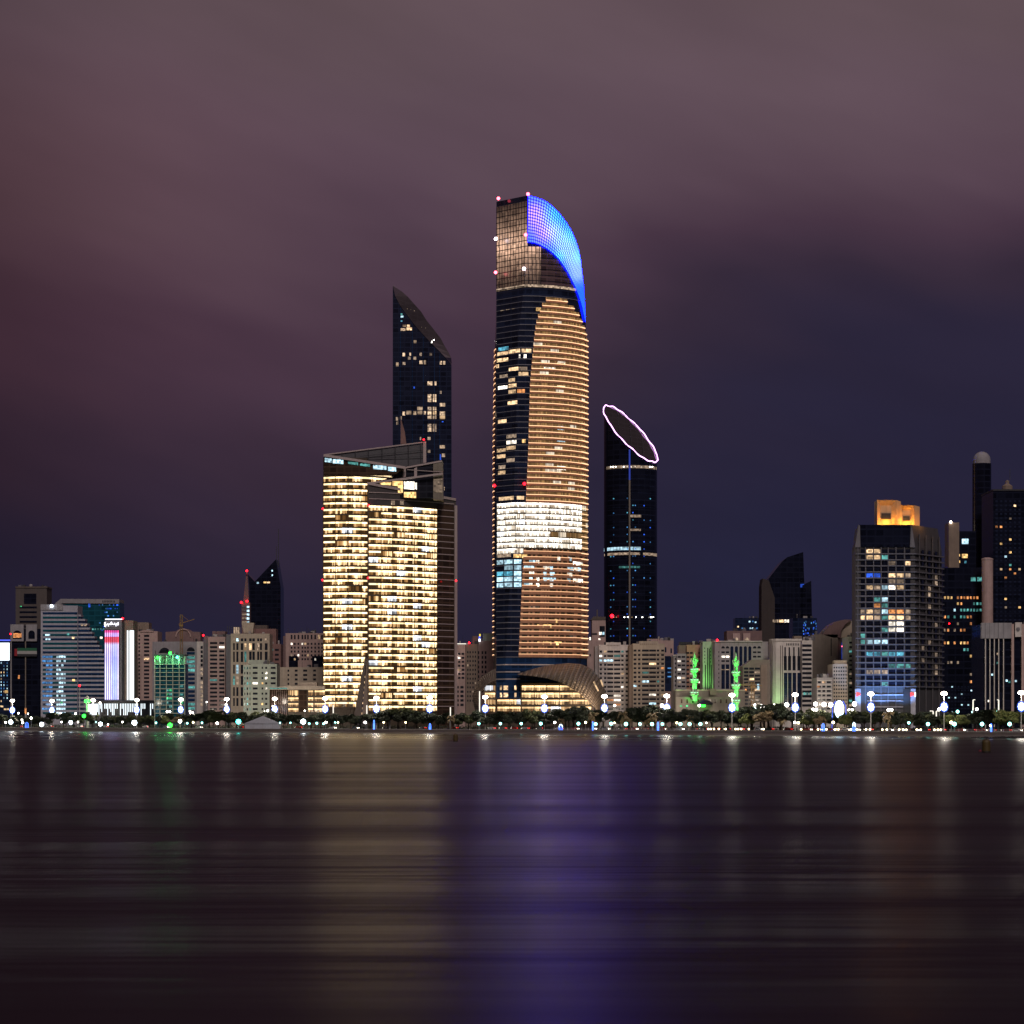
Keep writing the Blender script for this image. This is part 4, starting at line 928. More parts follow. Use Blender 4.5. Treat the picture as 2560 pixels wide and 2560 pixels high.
# ------------------------------------------------------------------ right of the main tower
e1 = Bld('pink_hip_roof_tower', 'pink tower with dark pyramid roof and spike beside the curved tower', 1495, 480)
e1.box('wall', 1480, 1514, 1551, None, 'pink_stone'); e1.box('lower_block', 1466, 1512, 1601, None, 'pink_stone', dy=-3, dep=4)
e1.prism('pyramid_roof', [(1476, 1550), (1514, 1550), (1514, 1542), (1484, 1541)], 'dark_brown', dy=0, dep=18); e1.beam('roof_spike', (1493, 1541), (1493, 1524), 3, 'dark_brown', dy=6, dep=1)
e1.win(1499, 1512, 1565, 1592, 'win_dark'); e1.win(1498, 1504, 1580, 1587, 'lit_white', -.2); e1.win(1506, 1511, 1580, 1587, 'lit_cool', -.2); e1.win(1480, 1493, 1583, 1587, 'win_dark'); e1.win(1473, 1477, 1593, 1600, 'lit_white'); e1.win(1496, 1501, 1596, 1600, 'lit_white')
e1.win(1467, 1470, 1625, 1631, D_, -3); e1.win(1474, 1477, 1635, 1641, D_, -3); e1.done()
def apart(name, label, x0, x1, top, off, mat, side, cols_, y0, n, p, crown_):
    e = Bld(name, label, (x0+x1)/2, off)
    e.box('wall', x0, x1, top, None, mat); e.box('side_wall', side[0], side[1], top+3, None, side[2], dy=3, dep=18)  # side wall takes a darker stone, its shade put into the colour
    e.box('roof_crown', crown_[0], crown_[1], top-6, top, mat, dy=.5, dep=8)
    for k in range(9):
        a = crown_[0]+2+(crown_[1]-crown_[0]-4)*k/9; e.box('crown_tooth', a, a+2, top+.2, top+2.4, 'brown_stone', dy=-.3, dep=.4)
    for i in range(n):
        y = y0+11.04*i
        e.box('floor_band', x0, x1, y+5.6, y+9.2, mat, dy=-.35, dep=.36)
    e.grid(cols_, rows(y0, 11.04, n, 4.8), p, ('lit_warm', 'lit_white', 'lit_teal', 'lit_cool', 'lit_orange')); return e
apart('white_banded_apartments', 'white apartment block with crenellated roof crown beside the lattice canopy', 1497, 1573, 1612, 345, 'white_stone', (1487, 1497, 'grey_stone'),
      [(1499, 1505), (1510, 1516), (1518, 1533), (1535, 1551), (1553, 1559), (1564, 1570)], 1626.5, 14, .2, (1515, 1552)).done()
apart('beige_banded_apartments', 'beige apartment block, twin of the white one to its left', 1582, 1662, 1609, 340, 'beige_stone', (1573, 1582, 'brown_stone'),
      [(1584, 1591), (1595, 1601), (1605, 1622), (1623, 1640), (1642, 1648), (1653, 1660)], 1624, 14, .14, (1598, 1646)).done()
e4 = Bld('pink_slab_building', 'pink slab with a dark glazed notch behind the beige apartments', 1662, 420)
e4.box('wall', 1640, 1684, 1601, None, 'pink_stone'); e4.box('roof_room', 1618, 1652, 1597, 1604, 'pink_stone', dy=4, dep=8); e4.win(1662, 1682, 1640, 1728, 'navy_glass'); e4.win(1662, 1666, 1618, 1631, 'navy_glass'); e4.win(1676, 1680, 1621, 1633, 'navy_glass')
for y in (1669, 1679, 1690): e4.win(1669, 1680, y, y+3, 'lit_sky', -.2)
e4.done()
e4b = Bld('thin_pale_pier', 'thin pale stair tower between the pink slab and the rust coloured block', 1689, 215); e4b.box('wall', 1684, 1693, 1640, None, 'grey_stone'); e4b.box('roof_cap', 1683, 1694, 1637, 1640, 'white_stone', dy=-.5, dep=23)
for j in range(8): e4b.win(1687, 1690, 1645+11*j, 1650+11*j)
e4b.done()
e5 = Bld('rust_building', 'rust coloured apartment block with grey wing behind the first minaret', 1738, 220)
e5.box('wall', 1717, 1757, 1612, None, 'rust_stone'); e5.box('side_wing', 1692, 1717, 1634, None, 'grey_stone', dy=1, dep=20); e5.box('roof_room', 1700, 1745, 1605, 1612, 'blackish', dy=5, dep=10); e5.box('upper_side', 1697, 1717, 1613, 1634, 'brown_stone', dy=4, dep=14)
e5.grid([(1716, 1723), (1725, 1732), (1746, 1751), (1752, 1757)], rows(1630, 10.5, 9, 4.5), .18, ('lit_warm', 'lit_white')); e5.grid([(1694, 1702), (1704, 1713)], rows(1640, 10.5, 8, 4.5), .3, ('lit_white', 'lit_dim'), D_, 1); e5.done()
e6 = Bld('green_tinted_building', 'pale block washed green with tall dark vertical slots', 1771, 200)
e6.box('wall', 1757, 1787, 1604, None, 'pale_green')
for a, t_ in ((1762, 1662), (1768, 1620), (1773, 1622), (1777, 1662), (1783.5, 1626)): e6.win(a, a+2.6, t_, 1728, 'win_dark')
for j in range(5): e6.win(1760.5, 1763, 1619+8.6*j, 1622+8.6*j); e6.win(1774.5, 1777, 1619+8.6*j, 1622+8.6*j)
spot('green_wash', e6.P(1766, 1755, -14), e6.P(1766, 1660), 26000, (.30, 1, .22), 60, 1, e6.o); e6.done()  # added green spot, stands in for spill from the minaret lights
e7 = Bld('arcaded_white_building', 'wide white block with tall arched window bays behind the second minaret', 1852, 190)
e7.box('wall', 1787, 1920, 1604, None, 'grey_stone'); e7.box('roof_slab', 1786, 1906, 1602, 1604.5, 'white_stone', dy=-.6, dep=22)
for a in (1803.5, 1814.5, 1882.5, 1893.5): e7.win(a, a+8.5, 1615.5, 1621, 'win_dark', 0, True)
for i in range(5): e7.win(1826+11.2*i, 1833.5+11.2*i, 1615.5, 1770 if i < 2 else 1700, 'navy_glass', 0, True)
for a in (1803.5, 1814.5, 1882.5, 1893.5):
    for y in (1628.5, 1639.5, 1650.5): e7.win(a, a+8.5, y, y+4.2, 'lit_white' if (a < 1820 and y == 1639.5) else D_)
for a in (1803.5, 1814.5): e7.win(a, a+8.5, 1661, 1722, 'navy_glass'); e7.win(a, a+8.5, 1673, 1675, 'lit_dim', -.2)
for j in range(10): e7.win(1796, 1798, 1628+10.7*j, 1632+10.7*j)
for px in (1800, 1812, 1823, 1835, 1846, 1857, 1869, 1880, 1892, 1903): e7.box('panel_joint', px, px+.7, 1605, 1614, 'brown_stone', dy=-.12, dep=.14)
e7.beacon(1793, 1600, 'beacon_red', 2.4); e7.done()
e8 = Bld('pink_vaulted_building', 'far pink block with two vaulted roof bays above the arcaded white building', 1862, 420)
e8.box('wall', 1817, 1905, 1577, None, 'rose_dark'); 
for a in (1832, 1858): e8.box('roof_drum', a, a+18, 1583, 1603, 'pink_stone', dy=-2, dep=3); e8.win(a+4, a+14, 1594, 1601, 'lit_dim', -2.1, True)
e8.done()
e9 = Bld('far_blue_building', 'faint distant glass building with a few cyan lit rooms', 1868, 1200)
e9.box('wall', 1838, 1903, 1545, None, 'navy_glass')
for a, y, m_ in ((1843, 1565, 'lit_warm'), (1854, 1569, 'lit_sky'), (1874, 1569, 'lit_cool'), (1880, 1569, 'lit_cool'), (1890, 1569, 'lit_sky'), (1872, 1552, 'lit_cool'), (1880, 1552, 'lit_sky'), (1887, 1554, 'lit_cool')): e9.win(a, a+4, y, y+3.5, m_)
e9.done()
e10 = Bld('brown_slab_building', 'brown rounded top block behind an orange crane', 1905, 140)
e10.prism('wall', [(1857, 1812), (1857, 1665), (1872, 1655), (1880, 1649), (1925, 1649), (1925, 1812)], 'dim_beige', dep=20); e10.box('blank_pier', 1902, 1918, 1662, None, 'brown_stone', dy=-1, dep=1.2)
e10.grid([(1860, 1871), (1873, 1885), (1887, 1900)], rows(1669, 8.8, 13, 5), .12, ('lit_dim', 'lit_dim', 'lit_warm')); e10.beacon(1865, 1725, 'lit_orange', 3); e10.win(1893, 1898, 1710, 1725, 'lit_cool', -.3); e10.done()
crane('orange_crane', 'orange tower crane between the second minaret and the brown slab', 1882, 105, 1706, 1780, ((1905, 1714), (1822, 1712)))
e11 = Bld('angular_dark_tower', 'black angular tower with slanted peaks and one row of gold windows', 1966, 620, cat='skyscraper')
e11.prism('body', [(1922, 1812), (1922, 1446), (1955, 1404), (1968, 1393), (2008, 1380), (2011, 1465), (2011, 1812)], 'black_glass', dep=30)
e11.prism('left_wing', [(1903, 1812), (1904, 1464), (1907, 1446), (1922, 1451), (1937, 1495), (1937, 1812)], 'wing_dark', dy=-2, dep=20)
e11.prism('right_wing', [(2006, 1812), (2006, 1463), (2028, 1452), (2030, 1545), (2030, 1812)], 'black_glass', dy=-2, dep=20)
for a, c_, m_ in ((1932, 1939, 'lit_dim'), (1941, 1946, 'lit_dim'), (1948, 1959, 'lit_warm'), (1961, 1974, 'lit_white'), (1979, 1997, 'lit_warm'), (1998, 2002, 'lit_dim')): e11.win(a, c_, 1549, 1556, m_, -2.2)
for k in range(14): a = R.uniform(1976, 1996); e11.win(a, a+3, 1575+R.uniform(0, 9), 1581+R.uniform(0, 6), 'lit_sky', -2.3)
for px in range(1945, 2008, 10): e11.box('facade_line', px, px+.8, 1450, 1600, 'dark_glass', dy=-.2, dep=.3)
e11.win(2001, 2012, 1460, 1469, 'lit_blue', -.3); e11.done()
e12 = Bld('blue_lit_building', 'blue lit glass building peeking out right of the angular dark tower', 2030, 400)
e12.box('wall', 1982, 2042, 1545, None, 'navy_glass')
for k in range(26): a = R.uniform(2006, 2040); y = R.uniform(1548, 1588); e12.win(a, a+2.4, y, y+4, R.choice(('lit_blue', 'lit_sky', 'lit_blue')))
e12.done()
e13 = Bld('finned_white_building', 'white block with a rounded left corner, thin fins and tall dark slots', 1965, 175)
pth = [(1925, 14), (1926, 7), (1931, 2), (1940, 0), (2005, 0)]
pw = [(e13.x(a, d), d) for a, d in pth]
b = MB(); b.loft([[(x, y, z) for x, y in pw+[(e13.x(2005), 22), (pw[0][0], 22)]] for z in (0, e13.z(1600))]); b.build('wall', 'white_stone', e13.o)
b = MB(); b.strip(pw, e13.z(1602), e13.z(1597), .5, .6); b.build('cornice', 'white_stone', e13.o)
for i in range(6): px = 1931+4.9*i; e13.win(px, px+1.4, 1614, 1765, 'brown_glass', 2-.35*i if i < 4 else 0)
for i, px in enumerate((1961, 1971.5, 1983, 1995)): e13.win(px, px+3.5, 1618, 1640, 'win_dark'); e13.win(px-1.5, px+6, 1640, 1676, 'win_dark'); e13.win(px-1.5, px+7.5, 1682, 1768, 'navy_glass')
for i in range(8): e13.win(1966+4.2*i, 1968+4.2*i, 1608, 1614)
spot('green_wash', e13.P(1938, 1775, -12), e13.P(1938, 1730), 9000, (.4, 1, .3), 60, 1, e13.o)
e13.done()
e14 = Bld('ribbon_window_building', 'white office block with horizontal ribbon windows joined to the finned block', 2018, 178)
e14.box('wall', 2005, 2031, 1601, None, 'white_stone', dy=.5); e14.box('roof_room', 1985, 2005, 1590, 1597, 'brown_stone', dy=6, dep=8)
for j in range(14): e14.win(2005.5, 2029, 1611+11.5*j, 1617+11.5*j, 'win_dark', .5)
for a in (2009, 2016, 2024): e14.win(a, a+4.5, 1731, 1737, 'lit_teal', .3)
e14.done()
e15 = Bld('barrel_roof_building', 'brown block with a barrel vaulted roof and blue neon strip', 2070, 215)
e15.box('wall', 2031, 2095, 1586, None, 'dim_beige'); e15.box('right_wing', 2095, 2120, 1594, None, 'dark_brown', dy=2, dep=20); e15.box('neon_strip', 2104, 2109, 1606, 1648, 'blue_line', dy=1.4, dep=.6); e15.beacon(2106, 1616, 'beacon_pink', 1.8, 1)
e15.prism('barrel_roof', [(2058, 1586), (2068, 1572), (2080, 1560), (2096, 1552), (2112, 1549), (2130, 1549), (2112, 1562), (2104, 1575), (2102, 1594), (2080, 1594)], 'rose_dark', dy=0, dep=24)
e15.prism('gable_wall', [(2103, 1594), (2104, 1576), (2112, 1562), (2124, 1553), (2136, 1550), (2137, 1594)], 'beige_stone', dy=3, dep=16)
e15.box('vertical_slot', 2077, 2079, 1596, 1640, 'win_dark', dy=-.15, dep=.3); e15.done()
e16 = Bld('pierced_white_building', 'cream block with a dense grid of pierced square openings', 2100, 135)
e16.box('wall', 2082, 2119, 1660, None, 'beige_stone'); e16.box('roof_room', 2086, 2117, 1651, 1660, 'beige_stone', dy=2, dep=8)
e16.grid([(2084+5.9*i, 2087.4+5.9*i) for i in range(6)], rows(1667, 9, 12, 4), .06, ('lit_dim',)); e16.done()
e17 = Bld('small_balcony_building', 'low grey block with balconies left of the pierced cream block', 2062, 125)
e17.box('wall', 2042, 2081, 1694, None, 'grey_stone')
for j in range(7): e17.box('balcony', 2043, 2080, 1700+11*j, 1702.5+11*j, 'white_stone', dy=-1, dep=1.2)
e17.grid([(2045, 2052), (2056, 2063), (2067, 2077)], rows(1703, 11, 7, 5), .2, ('lit_warm', 'lit_dim')); e17.win(2043, 2049, 1714, 1719, 'lit_orange', -1.2); e17.done()
e18 = Bld('pale_balcony_strip', 'narrow pale green tinted block of balconies against the tall gridded tower', 2128, 160)
e18.box('wall', 2119, 2141, 1592, None, 'pale_green')
for j in range(16): e18.box('balcony', 2121, 2142, 1600+11.2*j, 1603.5+11.2*j, 'pale_green', dy=-1, dep=1.2)
e18.grid([(2123, 2130), (2132, 2139)], rows(1604, 11.2, 15, 5), .35, ('lit_teal', 'lit_dim', 'lit_cyan')); e18.done()
# ------------------------------------------------------------------ gridded tower with orange lanterns
L = Bld('lantern_roof_tower', 'tall gridded residential tower with two orange lit lanterns on its roof', 2230, D=1310, cat='skyscraper')
pf = [(L.x(2138), 0), (L.x(2288), 0), (L.x(2357, 27), 27)]
def lring(px0, px1, pxr, z, back=27): return [(L.x(px0), .2, z), (L.x(px1), .2, z), (L.x(pxr, 27), 27, z), (L.x(px0)+2, 29, z)]
b = MB(); b.loft([lring(2139, 2287, 2356, 0), lring(2139, 2287, 2354, L.z(1368)), lring(2148, 2280, 2344, L.z(1312))]); b.build('body', 'tower_frame', L.o)
L.prism('dark_attic', [(2153, 1368), (2274, 1368), (2276, 1312), (2148, 1312)], 'black_glass', dy=-.6, dep=.8)
for x0, x1, x2, x3 in ((2138, 2151, 2150, 2146), (2275, 2288, 2279, 2277)): L.prism('slanted_pier', [(x0, 1368), (x1, 1368), (x2, 1314), (x3, 1312)] if x0 < 2200 else [(x0, 1368), (x1, 1368), (x2+3, 1330), (x3+1, 1312)], 'dim_grey', dy=-.9, dep=1)
wc = [(2152, 2162), (2166.5, 2182), (2185.5, 2200.5), (2205, 2219), (2222, 2238), (2242, 2259), (2264, 2276)]
rl = random.Random(3)
frm = MB()
spec = {0: {1: 'lit_warm', 2: 'lit_warm'}, 1: {1: 'lit_warm', 2: 'lit_warm', 3: 'lit_teal'}, 2: {6: 'lit_warm', 4: 'lit_dim'}, 4: {1: 'lit_blue', 2: 'lit_blue', 4: 'lit_warm', 5: 'lit_warm', 6: 'lit_dim'}, 5: {4: 'lit_dim', 5: 'lit_dim'}, 6: {1: 'lit_warm', 2: 'lit_dim', 3: 'lit_cool', 4: 'lit_white', 5: 'lit_warm'},
        8: {2: 'lit_teal', 3: 'lit_cool'}, 9: {2: 'lit_orange', 3: 'lit_teal'}, 10: {0: 'lit_dim', 1: 'lit_warm', 2: 'lit_dim', 3: 'lit_cool', 4: 'lit_orange', 5: 'lit_orange', 6: 'lit_dim'}, 11: {0: 'lit_warm', 1: 'lit_warm', 2: 'lit_dim', 3: 'lit_teal', 4: 'lit_warm', 5: 'lit_warm', 6: 'lit_dim'}, 12: {4: 'lit_white', 5: 'lit_white'}, 13: {3: 'lit_teal', 4: 'lit_white', 5: 'lit_white'},
        14: {0: 'lit_teal'}, 15: {0: 'lit_teal', 1: 'lit_cool', 2: 'lit_cool', 3: 'lit_cool'}, 17: {1: 'lit_cyan', 2: 'lit_cyan', 3: 'lit_teal', 4: 'lit_cyan', 5: 'lit_cyan'}, 19: {4: 'lit_teal', 5: 'lit_teal', 6: 'lit_teal'}, 20: {1: 'lit_dim', 2: 'lit_dim', 3: 'lit_dim'}, 22: {3: 'lit_teal'}}
for i in range(23):
    py = 1371+15.1*i
    for j, (a, c_) in enumerate(wc): L.win(a, c_, py+2, py+12, spec.get(i, {}).get(j, 'black_glass'), 0)
    z = L.z(py+13.6)
    b = MB(); b.strip(pf, z-.3, z+.3, 1.0, .9); b.build('floor_ledge', 'frame_grey', L.o)
for px in (2145, 2164, 2184, 2203, 2220.5, 2240, 2261): L.box('grid_column', px-1, px+1, 1362, None, 'frame_grey', dy=-.6, dep=.8)
for k in range(4): 
    f = .14+.24*k; x0, y0 = pf[1][0]+(pf[2][0]-pf[1][0])*f, 27*f
    b = MB(); b.box(x0-.3, x0+.3, y0-.7, y0+.6, 0, L.z(1335)); b.build('side_column', 'frame_dark', L.o)
for i in range(23):
    for f in (.26, .5, .74):
        if rl.random() < .75:
            x0, y0 = pf[1][0]+(pf[2][0]-pf[1][0])*f, 27*f; z = L.z(1371+15.1*i+12); w = MB()
            w.strip([(x0-1.0, y0-1.9), (x0+1.0, y0+1.9)], z, z+2.1, .3, .3)
            w.build('side_window', 'black_glass' if rl.random() < .85 else 'lit_dim', L.o)
for i in range(4): L.box('base_rail', 2168, 2258, 1736+15*i, 1738.5+15*i, 'cool_white', dy=-.9, dep=.5)
L.win(2258, 2276, 1722, 1788, 'blackish', -.5)
L.box('base_pier', 2138, 2152, 1722, None, 'cool_white', dy=-1.6, dep=1.5); L.box('base_pier', 2277, 2289, 1722, None, 'cool_white', dy=-1.6, dep=1.5)
for x in (2141, 2276):
    o = L.prism('sign', [(x, 1742), (x+11, 1737), (x+8, 1732), (x, 1731)], 'sign_red', dy=-2.2, dep=.4)
L.box('sign_bar', 2287, 2289.5, 1731, 1742, 'line_white', dy=-2.2, dep=.4)
[spot('blue_wash', L.P(px, 1785, -13), L.P(px, 1690), 42000, (.16, .42, 1), 75, 1, L.o) for px in (2160, 2210, 2260)]
def lantern(x0, x1, top, bot, dy, xs):
    d = 7; o = MB(); X0, X1, Z0, Z1 = L.x(x0, dy), L.x(x1, dy), L.z(bot, dy), L.z(top, dy)
    xi0, xi1, zi = X0+(X1-X0)*.22, X1-(X1-X0)*.22, Z1-(Z1-Z0)*.2
    y0, y1 = dy, dy+d
    o.face(((X0, y0, Z0), (xi0, y0+3, Z0), (xi0, y0+3, zi), (X0, y0, Z1)))
    o.face(((xi1, y0+3, Z0), (X1, y0, Z0), (X1, y0, Z1), (xi1, y0+3, zi)))
    o.face(((xi0, y0+3, zi), (xi1, y0+3, zi), (X1, y0, Z1), (X0, y0, Z1)))
    o.face(((xi0, y0+3, Z0), (xi1, y0+3, Z0), (xi1, y0+3, zi), (xi0, y0+3, zi)))
    XS = L.x(xs, dy+4)
    o.face(((X1, y0, Z0), (XS, y0+5, Z0), (XS, y0+5, Z1-.4), (X1, y0, Z1)))
    o.face(((X0, y0, Z1), (X1, y0, Z1), (XS, y0+5, Z1-.4), (XS, y1+3, Z1-.4), (X0, y1+3, Z1)))
    o.face(((X0, y1+3, Z0), (X0, y0, Z0), (X0, y0, Z1), (X0, y1+3, Z1))); o.face(((XS, y0+5, Z0), (XS, y1+3, Z0), (XS, y1+3, Z1-.4), (XS, y0+5, Z1-.4))); o.face(((XS, y1+3, Z0), (X0, y1+3, Z0), (X0, y1+3, Z1), (XS, y1+3, Z1-.4)))
    q = o.build('lantern', 'lantern_stone', L.o)
    m = MB(); m.box(xi0+.4, xi1-.4, y0+2.2, y0+2.9, Z0+(Z1-Z0)*.25, Z0+(Z1-Z0)*.48); m.build('louvre', 'blackish', q)
    light('lantern_light', ((X0+X1)/2, y0+.6, Z0+1.0), 1900, (1, .42, .06), .7, L.o); light('lantern_light', ((X0+X1)/2, y0-2.2, Z0+.8), 1100, (1, .40, .06), .7, L.o)
    light('lantern_light', (XS+2.5, y0-1, Z0+1.5), 1100, (1, .40, .06), .7, L.o)
wall('lantern_stone', (.5, .34, .2))
lantern(2193, 2241, 1250, 1312, 4, 2253); lantern(2250, 2286, 1263, 1314, 8, 2300)
L.done()
# ------------------------------------------------------------------ far right towers
r1 = Bld('domed_dark_tower', 'black round tower capped by a pale dome at the right edge', 2459, D=1520, cat='skyscraper')
b = MB(); b.lathe([(23.5*r1.k, 0), (23.5*r1.k, r1.z(1157))], 32, 0, 24*r1.k); b.build('shaft', 'black_glass', r1.o)
b = MB(); rd = 21.5*r1.k; b.lathe([(rd, r1.z(1157)), (rd, r1.z(1148))]+[(max(.1, rd*math.cos(a)), r1.z(1148)+rd*math.sin(a)) for a in [math.pi/2*i/6 for i in range(1, 7)]], 24, 0, 24*r1.k); b.build('dome', 'dim_white', r1.o, smooth=True)
for y, m_ in ((1300, 'lit_white'), (1306, 'lit_white')): r1.beacon(2438, y, m_, 1.5, 4)
r1.win(2471, 2481, 1270, 1300, 'lit_orange', 1); r1.win(2473, 2479, 1362, 1371, 'lit_cyan', 1); r1.win(2474, 2480, 1303, 1321, 'red_brown', .8); r1.done()
r2 = Bld('right_edge_tower', 'black gridded tower with small cupola and spike, cut by the right frame edge', 2530, D=1470, cat='skyscraper')
r2.box('body', 2483, 2640, 1226, None, 'black_glass', dep=36); r2.box('parapet', 2482, 2641, 1223, 1227, 'blackish', dy=-.5, dep=37)
b = MB(); b.lathe([(13*r2.k, r2.z(1226)), (13*r2.k, r2.z(1212)), (10*r2.k, r2.z(1210)), (5*r2.k, r2.z(1206)), (5*r2.k, r2.z(1200)), (.3, r2.z(1197))], 12, r2.x(2525), 8); b.build('cupola', 'brown_stone', r2.o)
r2.beam('spike', (2525, 1200), (2525, 1172), 1, 'dark_metal', dy=8, dep=.4)
rr_ = random.Random(21)
for j in range(34):
    for i in range(6):
        y = 1250+10.6*j; x = 2487+11.5*i
        p = .14 if y < 1500 else .08
        r2.win(x+1.5, x+7, y+1, y+6, rr_.choice(('lit_gold', 'lit_orange', 'lit_warm', 'lit_teal', 'lit_cool', 'lit_dim')) if rr_.random() < p*.75 else 'dark_glass')
r2.done()
r3 = Bld('beige_column_tower', 'slender beige lift column with a white light on top beside a black block', 2400, D=1480, cat='skyscraper')
r3.box('lift_column', 2372, 2398, 1306, None, 'brown_stone', dep=14); r3.box('block', 2398, 2440, 1328, None, 'black_glass', dy=1, dep=24); r3.beacon(2377, 1305, 'lamp_warm', 2.8, -1)
for a, c_, y, h, m_ in ((2405, 2421, 1347, 13, 'lit_cool'), (2405, 2419, 1385, 10, 'lit_gold'), (2397.5, 2400, 1385, 6, 'lit_gold'), (2397.5, 2400, 1401, 6, 'lit_gold'), (2411, 2416, 1402, 6, 'lit_cyan')): r3.win(a, c_, y, y+h, m_, .8)
r3.done()
r4 = Bld('wide_black_office', 'wide low black office block with scattered orange and cyan lit windows', 2407, D=1395)
r4.box('body', 2357, 2462, 1419, None, 'black_glass', dep=30)
rows_ = {1490: 'GGG.OOOOOOO', 1505: '....GO...CCC', 1521: '...W.CCCCCCC', 1538: 'OC.C.CCOO', 1555: '....D...O', 1571: 'DO.D.OO..GGG', 1603: 'OG.O.GGO...D', 1620: '......CC.D', 1636: '........G', 1652: '.DD.D', 1682: '........DD', 1700: '........OD'}
mm = {'G': 'lit_gold', 'O': 'lit_orange', 'C': 'lit_teal', 'W': 'lit_cool', 'D': 'lit_dim'}
for y, s_ in rows_.items():
    for i, ch in enumerate(s_):
        if ch != '.': r4.win(2360+8.1*i, 2364.6+8.1*i, y+1, y+7.5, mm[ch])
for a, y in ((2427, 1443), (2443, 1443)): r4.win(a, a+12, y, y+10, 'lit_teal')
for j in range(8):
    for i in range(10): r4.win(2359+8.1*i+3, 2366+8.1*i, 1715+9*j+.5, 1719+9*j, 'lit_cool' if R.random() < .08 else 'dark_glass')
r4.beacon(2373, 1559, 'beacon_red', 1.8); r4.done()
r5 = Bld('beige_round_pier', 'pale cylindrical stair tower standing before the black office block', 2471, D=1380)
b = MB(); b.lathe([(14*r5.k, 0), (14*r5.k, r5.z(1399)), (15*r5.k, r5.z(1399)), (15*r5.k, r5.z(1396)), (6*r5.k, r5.z(1393))], 24, 0, 14*r5.k); b.build('shaft', 'pink_stone', r5.o)
b = MB(); b.lathe([(14.2*r5.k, 4), (14.2*r5.k, 5)], 24, 0, 14*r5.k); b.build('base_ring', 'brown_stone', r5.o); r5.done()
r6 = Bld('white_fascia_building', 'dark glass building with pale ribbed fascia and thin vertical fins at right edge', 2510, D=1290)
r6.box('body', 2457, 2640, 1560, None, 'black_glass', dep=30, dy=1); r6.box('fascia', 2454, 2530, 1557, 1596, 'dim_white', dep=3, dy=-1); r6.box('fascia', 2538, 2555, 1556, 1592, 'white_stone', dep=3, dy=-1); r6.box('fascia', 2560, 2640, 1555, 1592, 'dim_white', dep=3, dy=-1)
for px in (2464, 2475, 2486, 2497, 2509): r6.box('fin', px-1, px+1, 1596, None, 'white_stone', dy=-.6, dep=1); r6.box('fascia_joint', px-1.4, px-.2, 1558, 1595, 'dim_grey', dy=-1.1, dep=.2)
for px in (2532, 2557): r6.box('thick_column', px-3, px+3, 1560, None, 'pink_stone', dy=-1.2, dep=1.6)
b = MB(); b.tube([r6.P(2545, 1573, -1.05), r6.P(2545, 1573, -1.5)], 1.0, 10); b.build('round_emblem', 'dim_grey', r6.o)
for a, y, m_ in ((2492, 1632, 'lit_dim'), (2491, 1655, 'lit_teal'), (2478, 1684, 'lit_cool'), (2514, 1699, 'lit_cool'), (2521, 1702, 'lit_teal'), (2537, 1700, 'lit_cool'), (2470, 1750, 'lit_white')): r6.win(a, a+5, y, y+5, m_, .9)
r6.done()
# ------------------------------------------------------------------ mosque
q = Bld('mosque', 'low pale mosque wall and hall with small domed pavilion between the minarets', 1765, 100, cat='mosque')
q.box('hall', 1690, 1862, 1726, None, 'dim_beige', dy=6, dep=22); q.box('front_wall', 1690, 1830, 1742, None, 'dim_beige', dy=0, dep=5); q.box('parapet', 1689, 1863, 1724, 1727, 'beige_stone', dy=5.6, dep=23)
q.box('roof_turret', 1775, 1791, 1722, 1737, 'brown_stone', dy=2, dep=4)
b = MB(); b.lathe([(4.0, q.z(1762)), (4.2, q.z(1758)), (2.4, q.z(1752)), (.3, q.z(1750))], 16, q.x(1762), -2); b.build('pavilion_roof', 'blackish', q.o)
b = MB(); b.box(q.x(1752), q.x(1762), -2.5, -2, q.z(1767), q.z(1762)); b.build('green_lit_panel', 'lamp_green', q.o)
for a in (1700, 1715): q.box('green_lit_panel', a, a+5, 1763, 1767, 'lit_green', dy=-.4, dep=.3)
for k in range(9): q.win(1702+14*k, 1706+14*k, 1748, 1758, 'brown_glass', 0, True)
q.done()
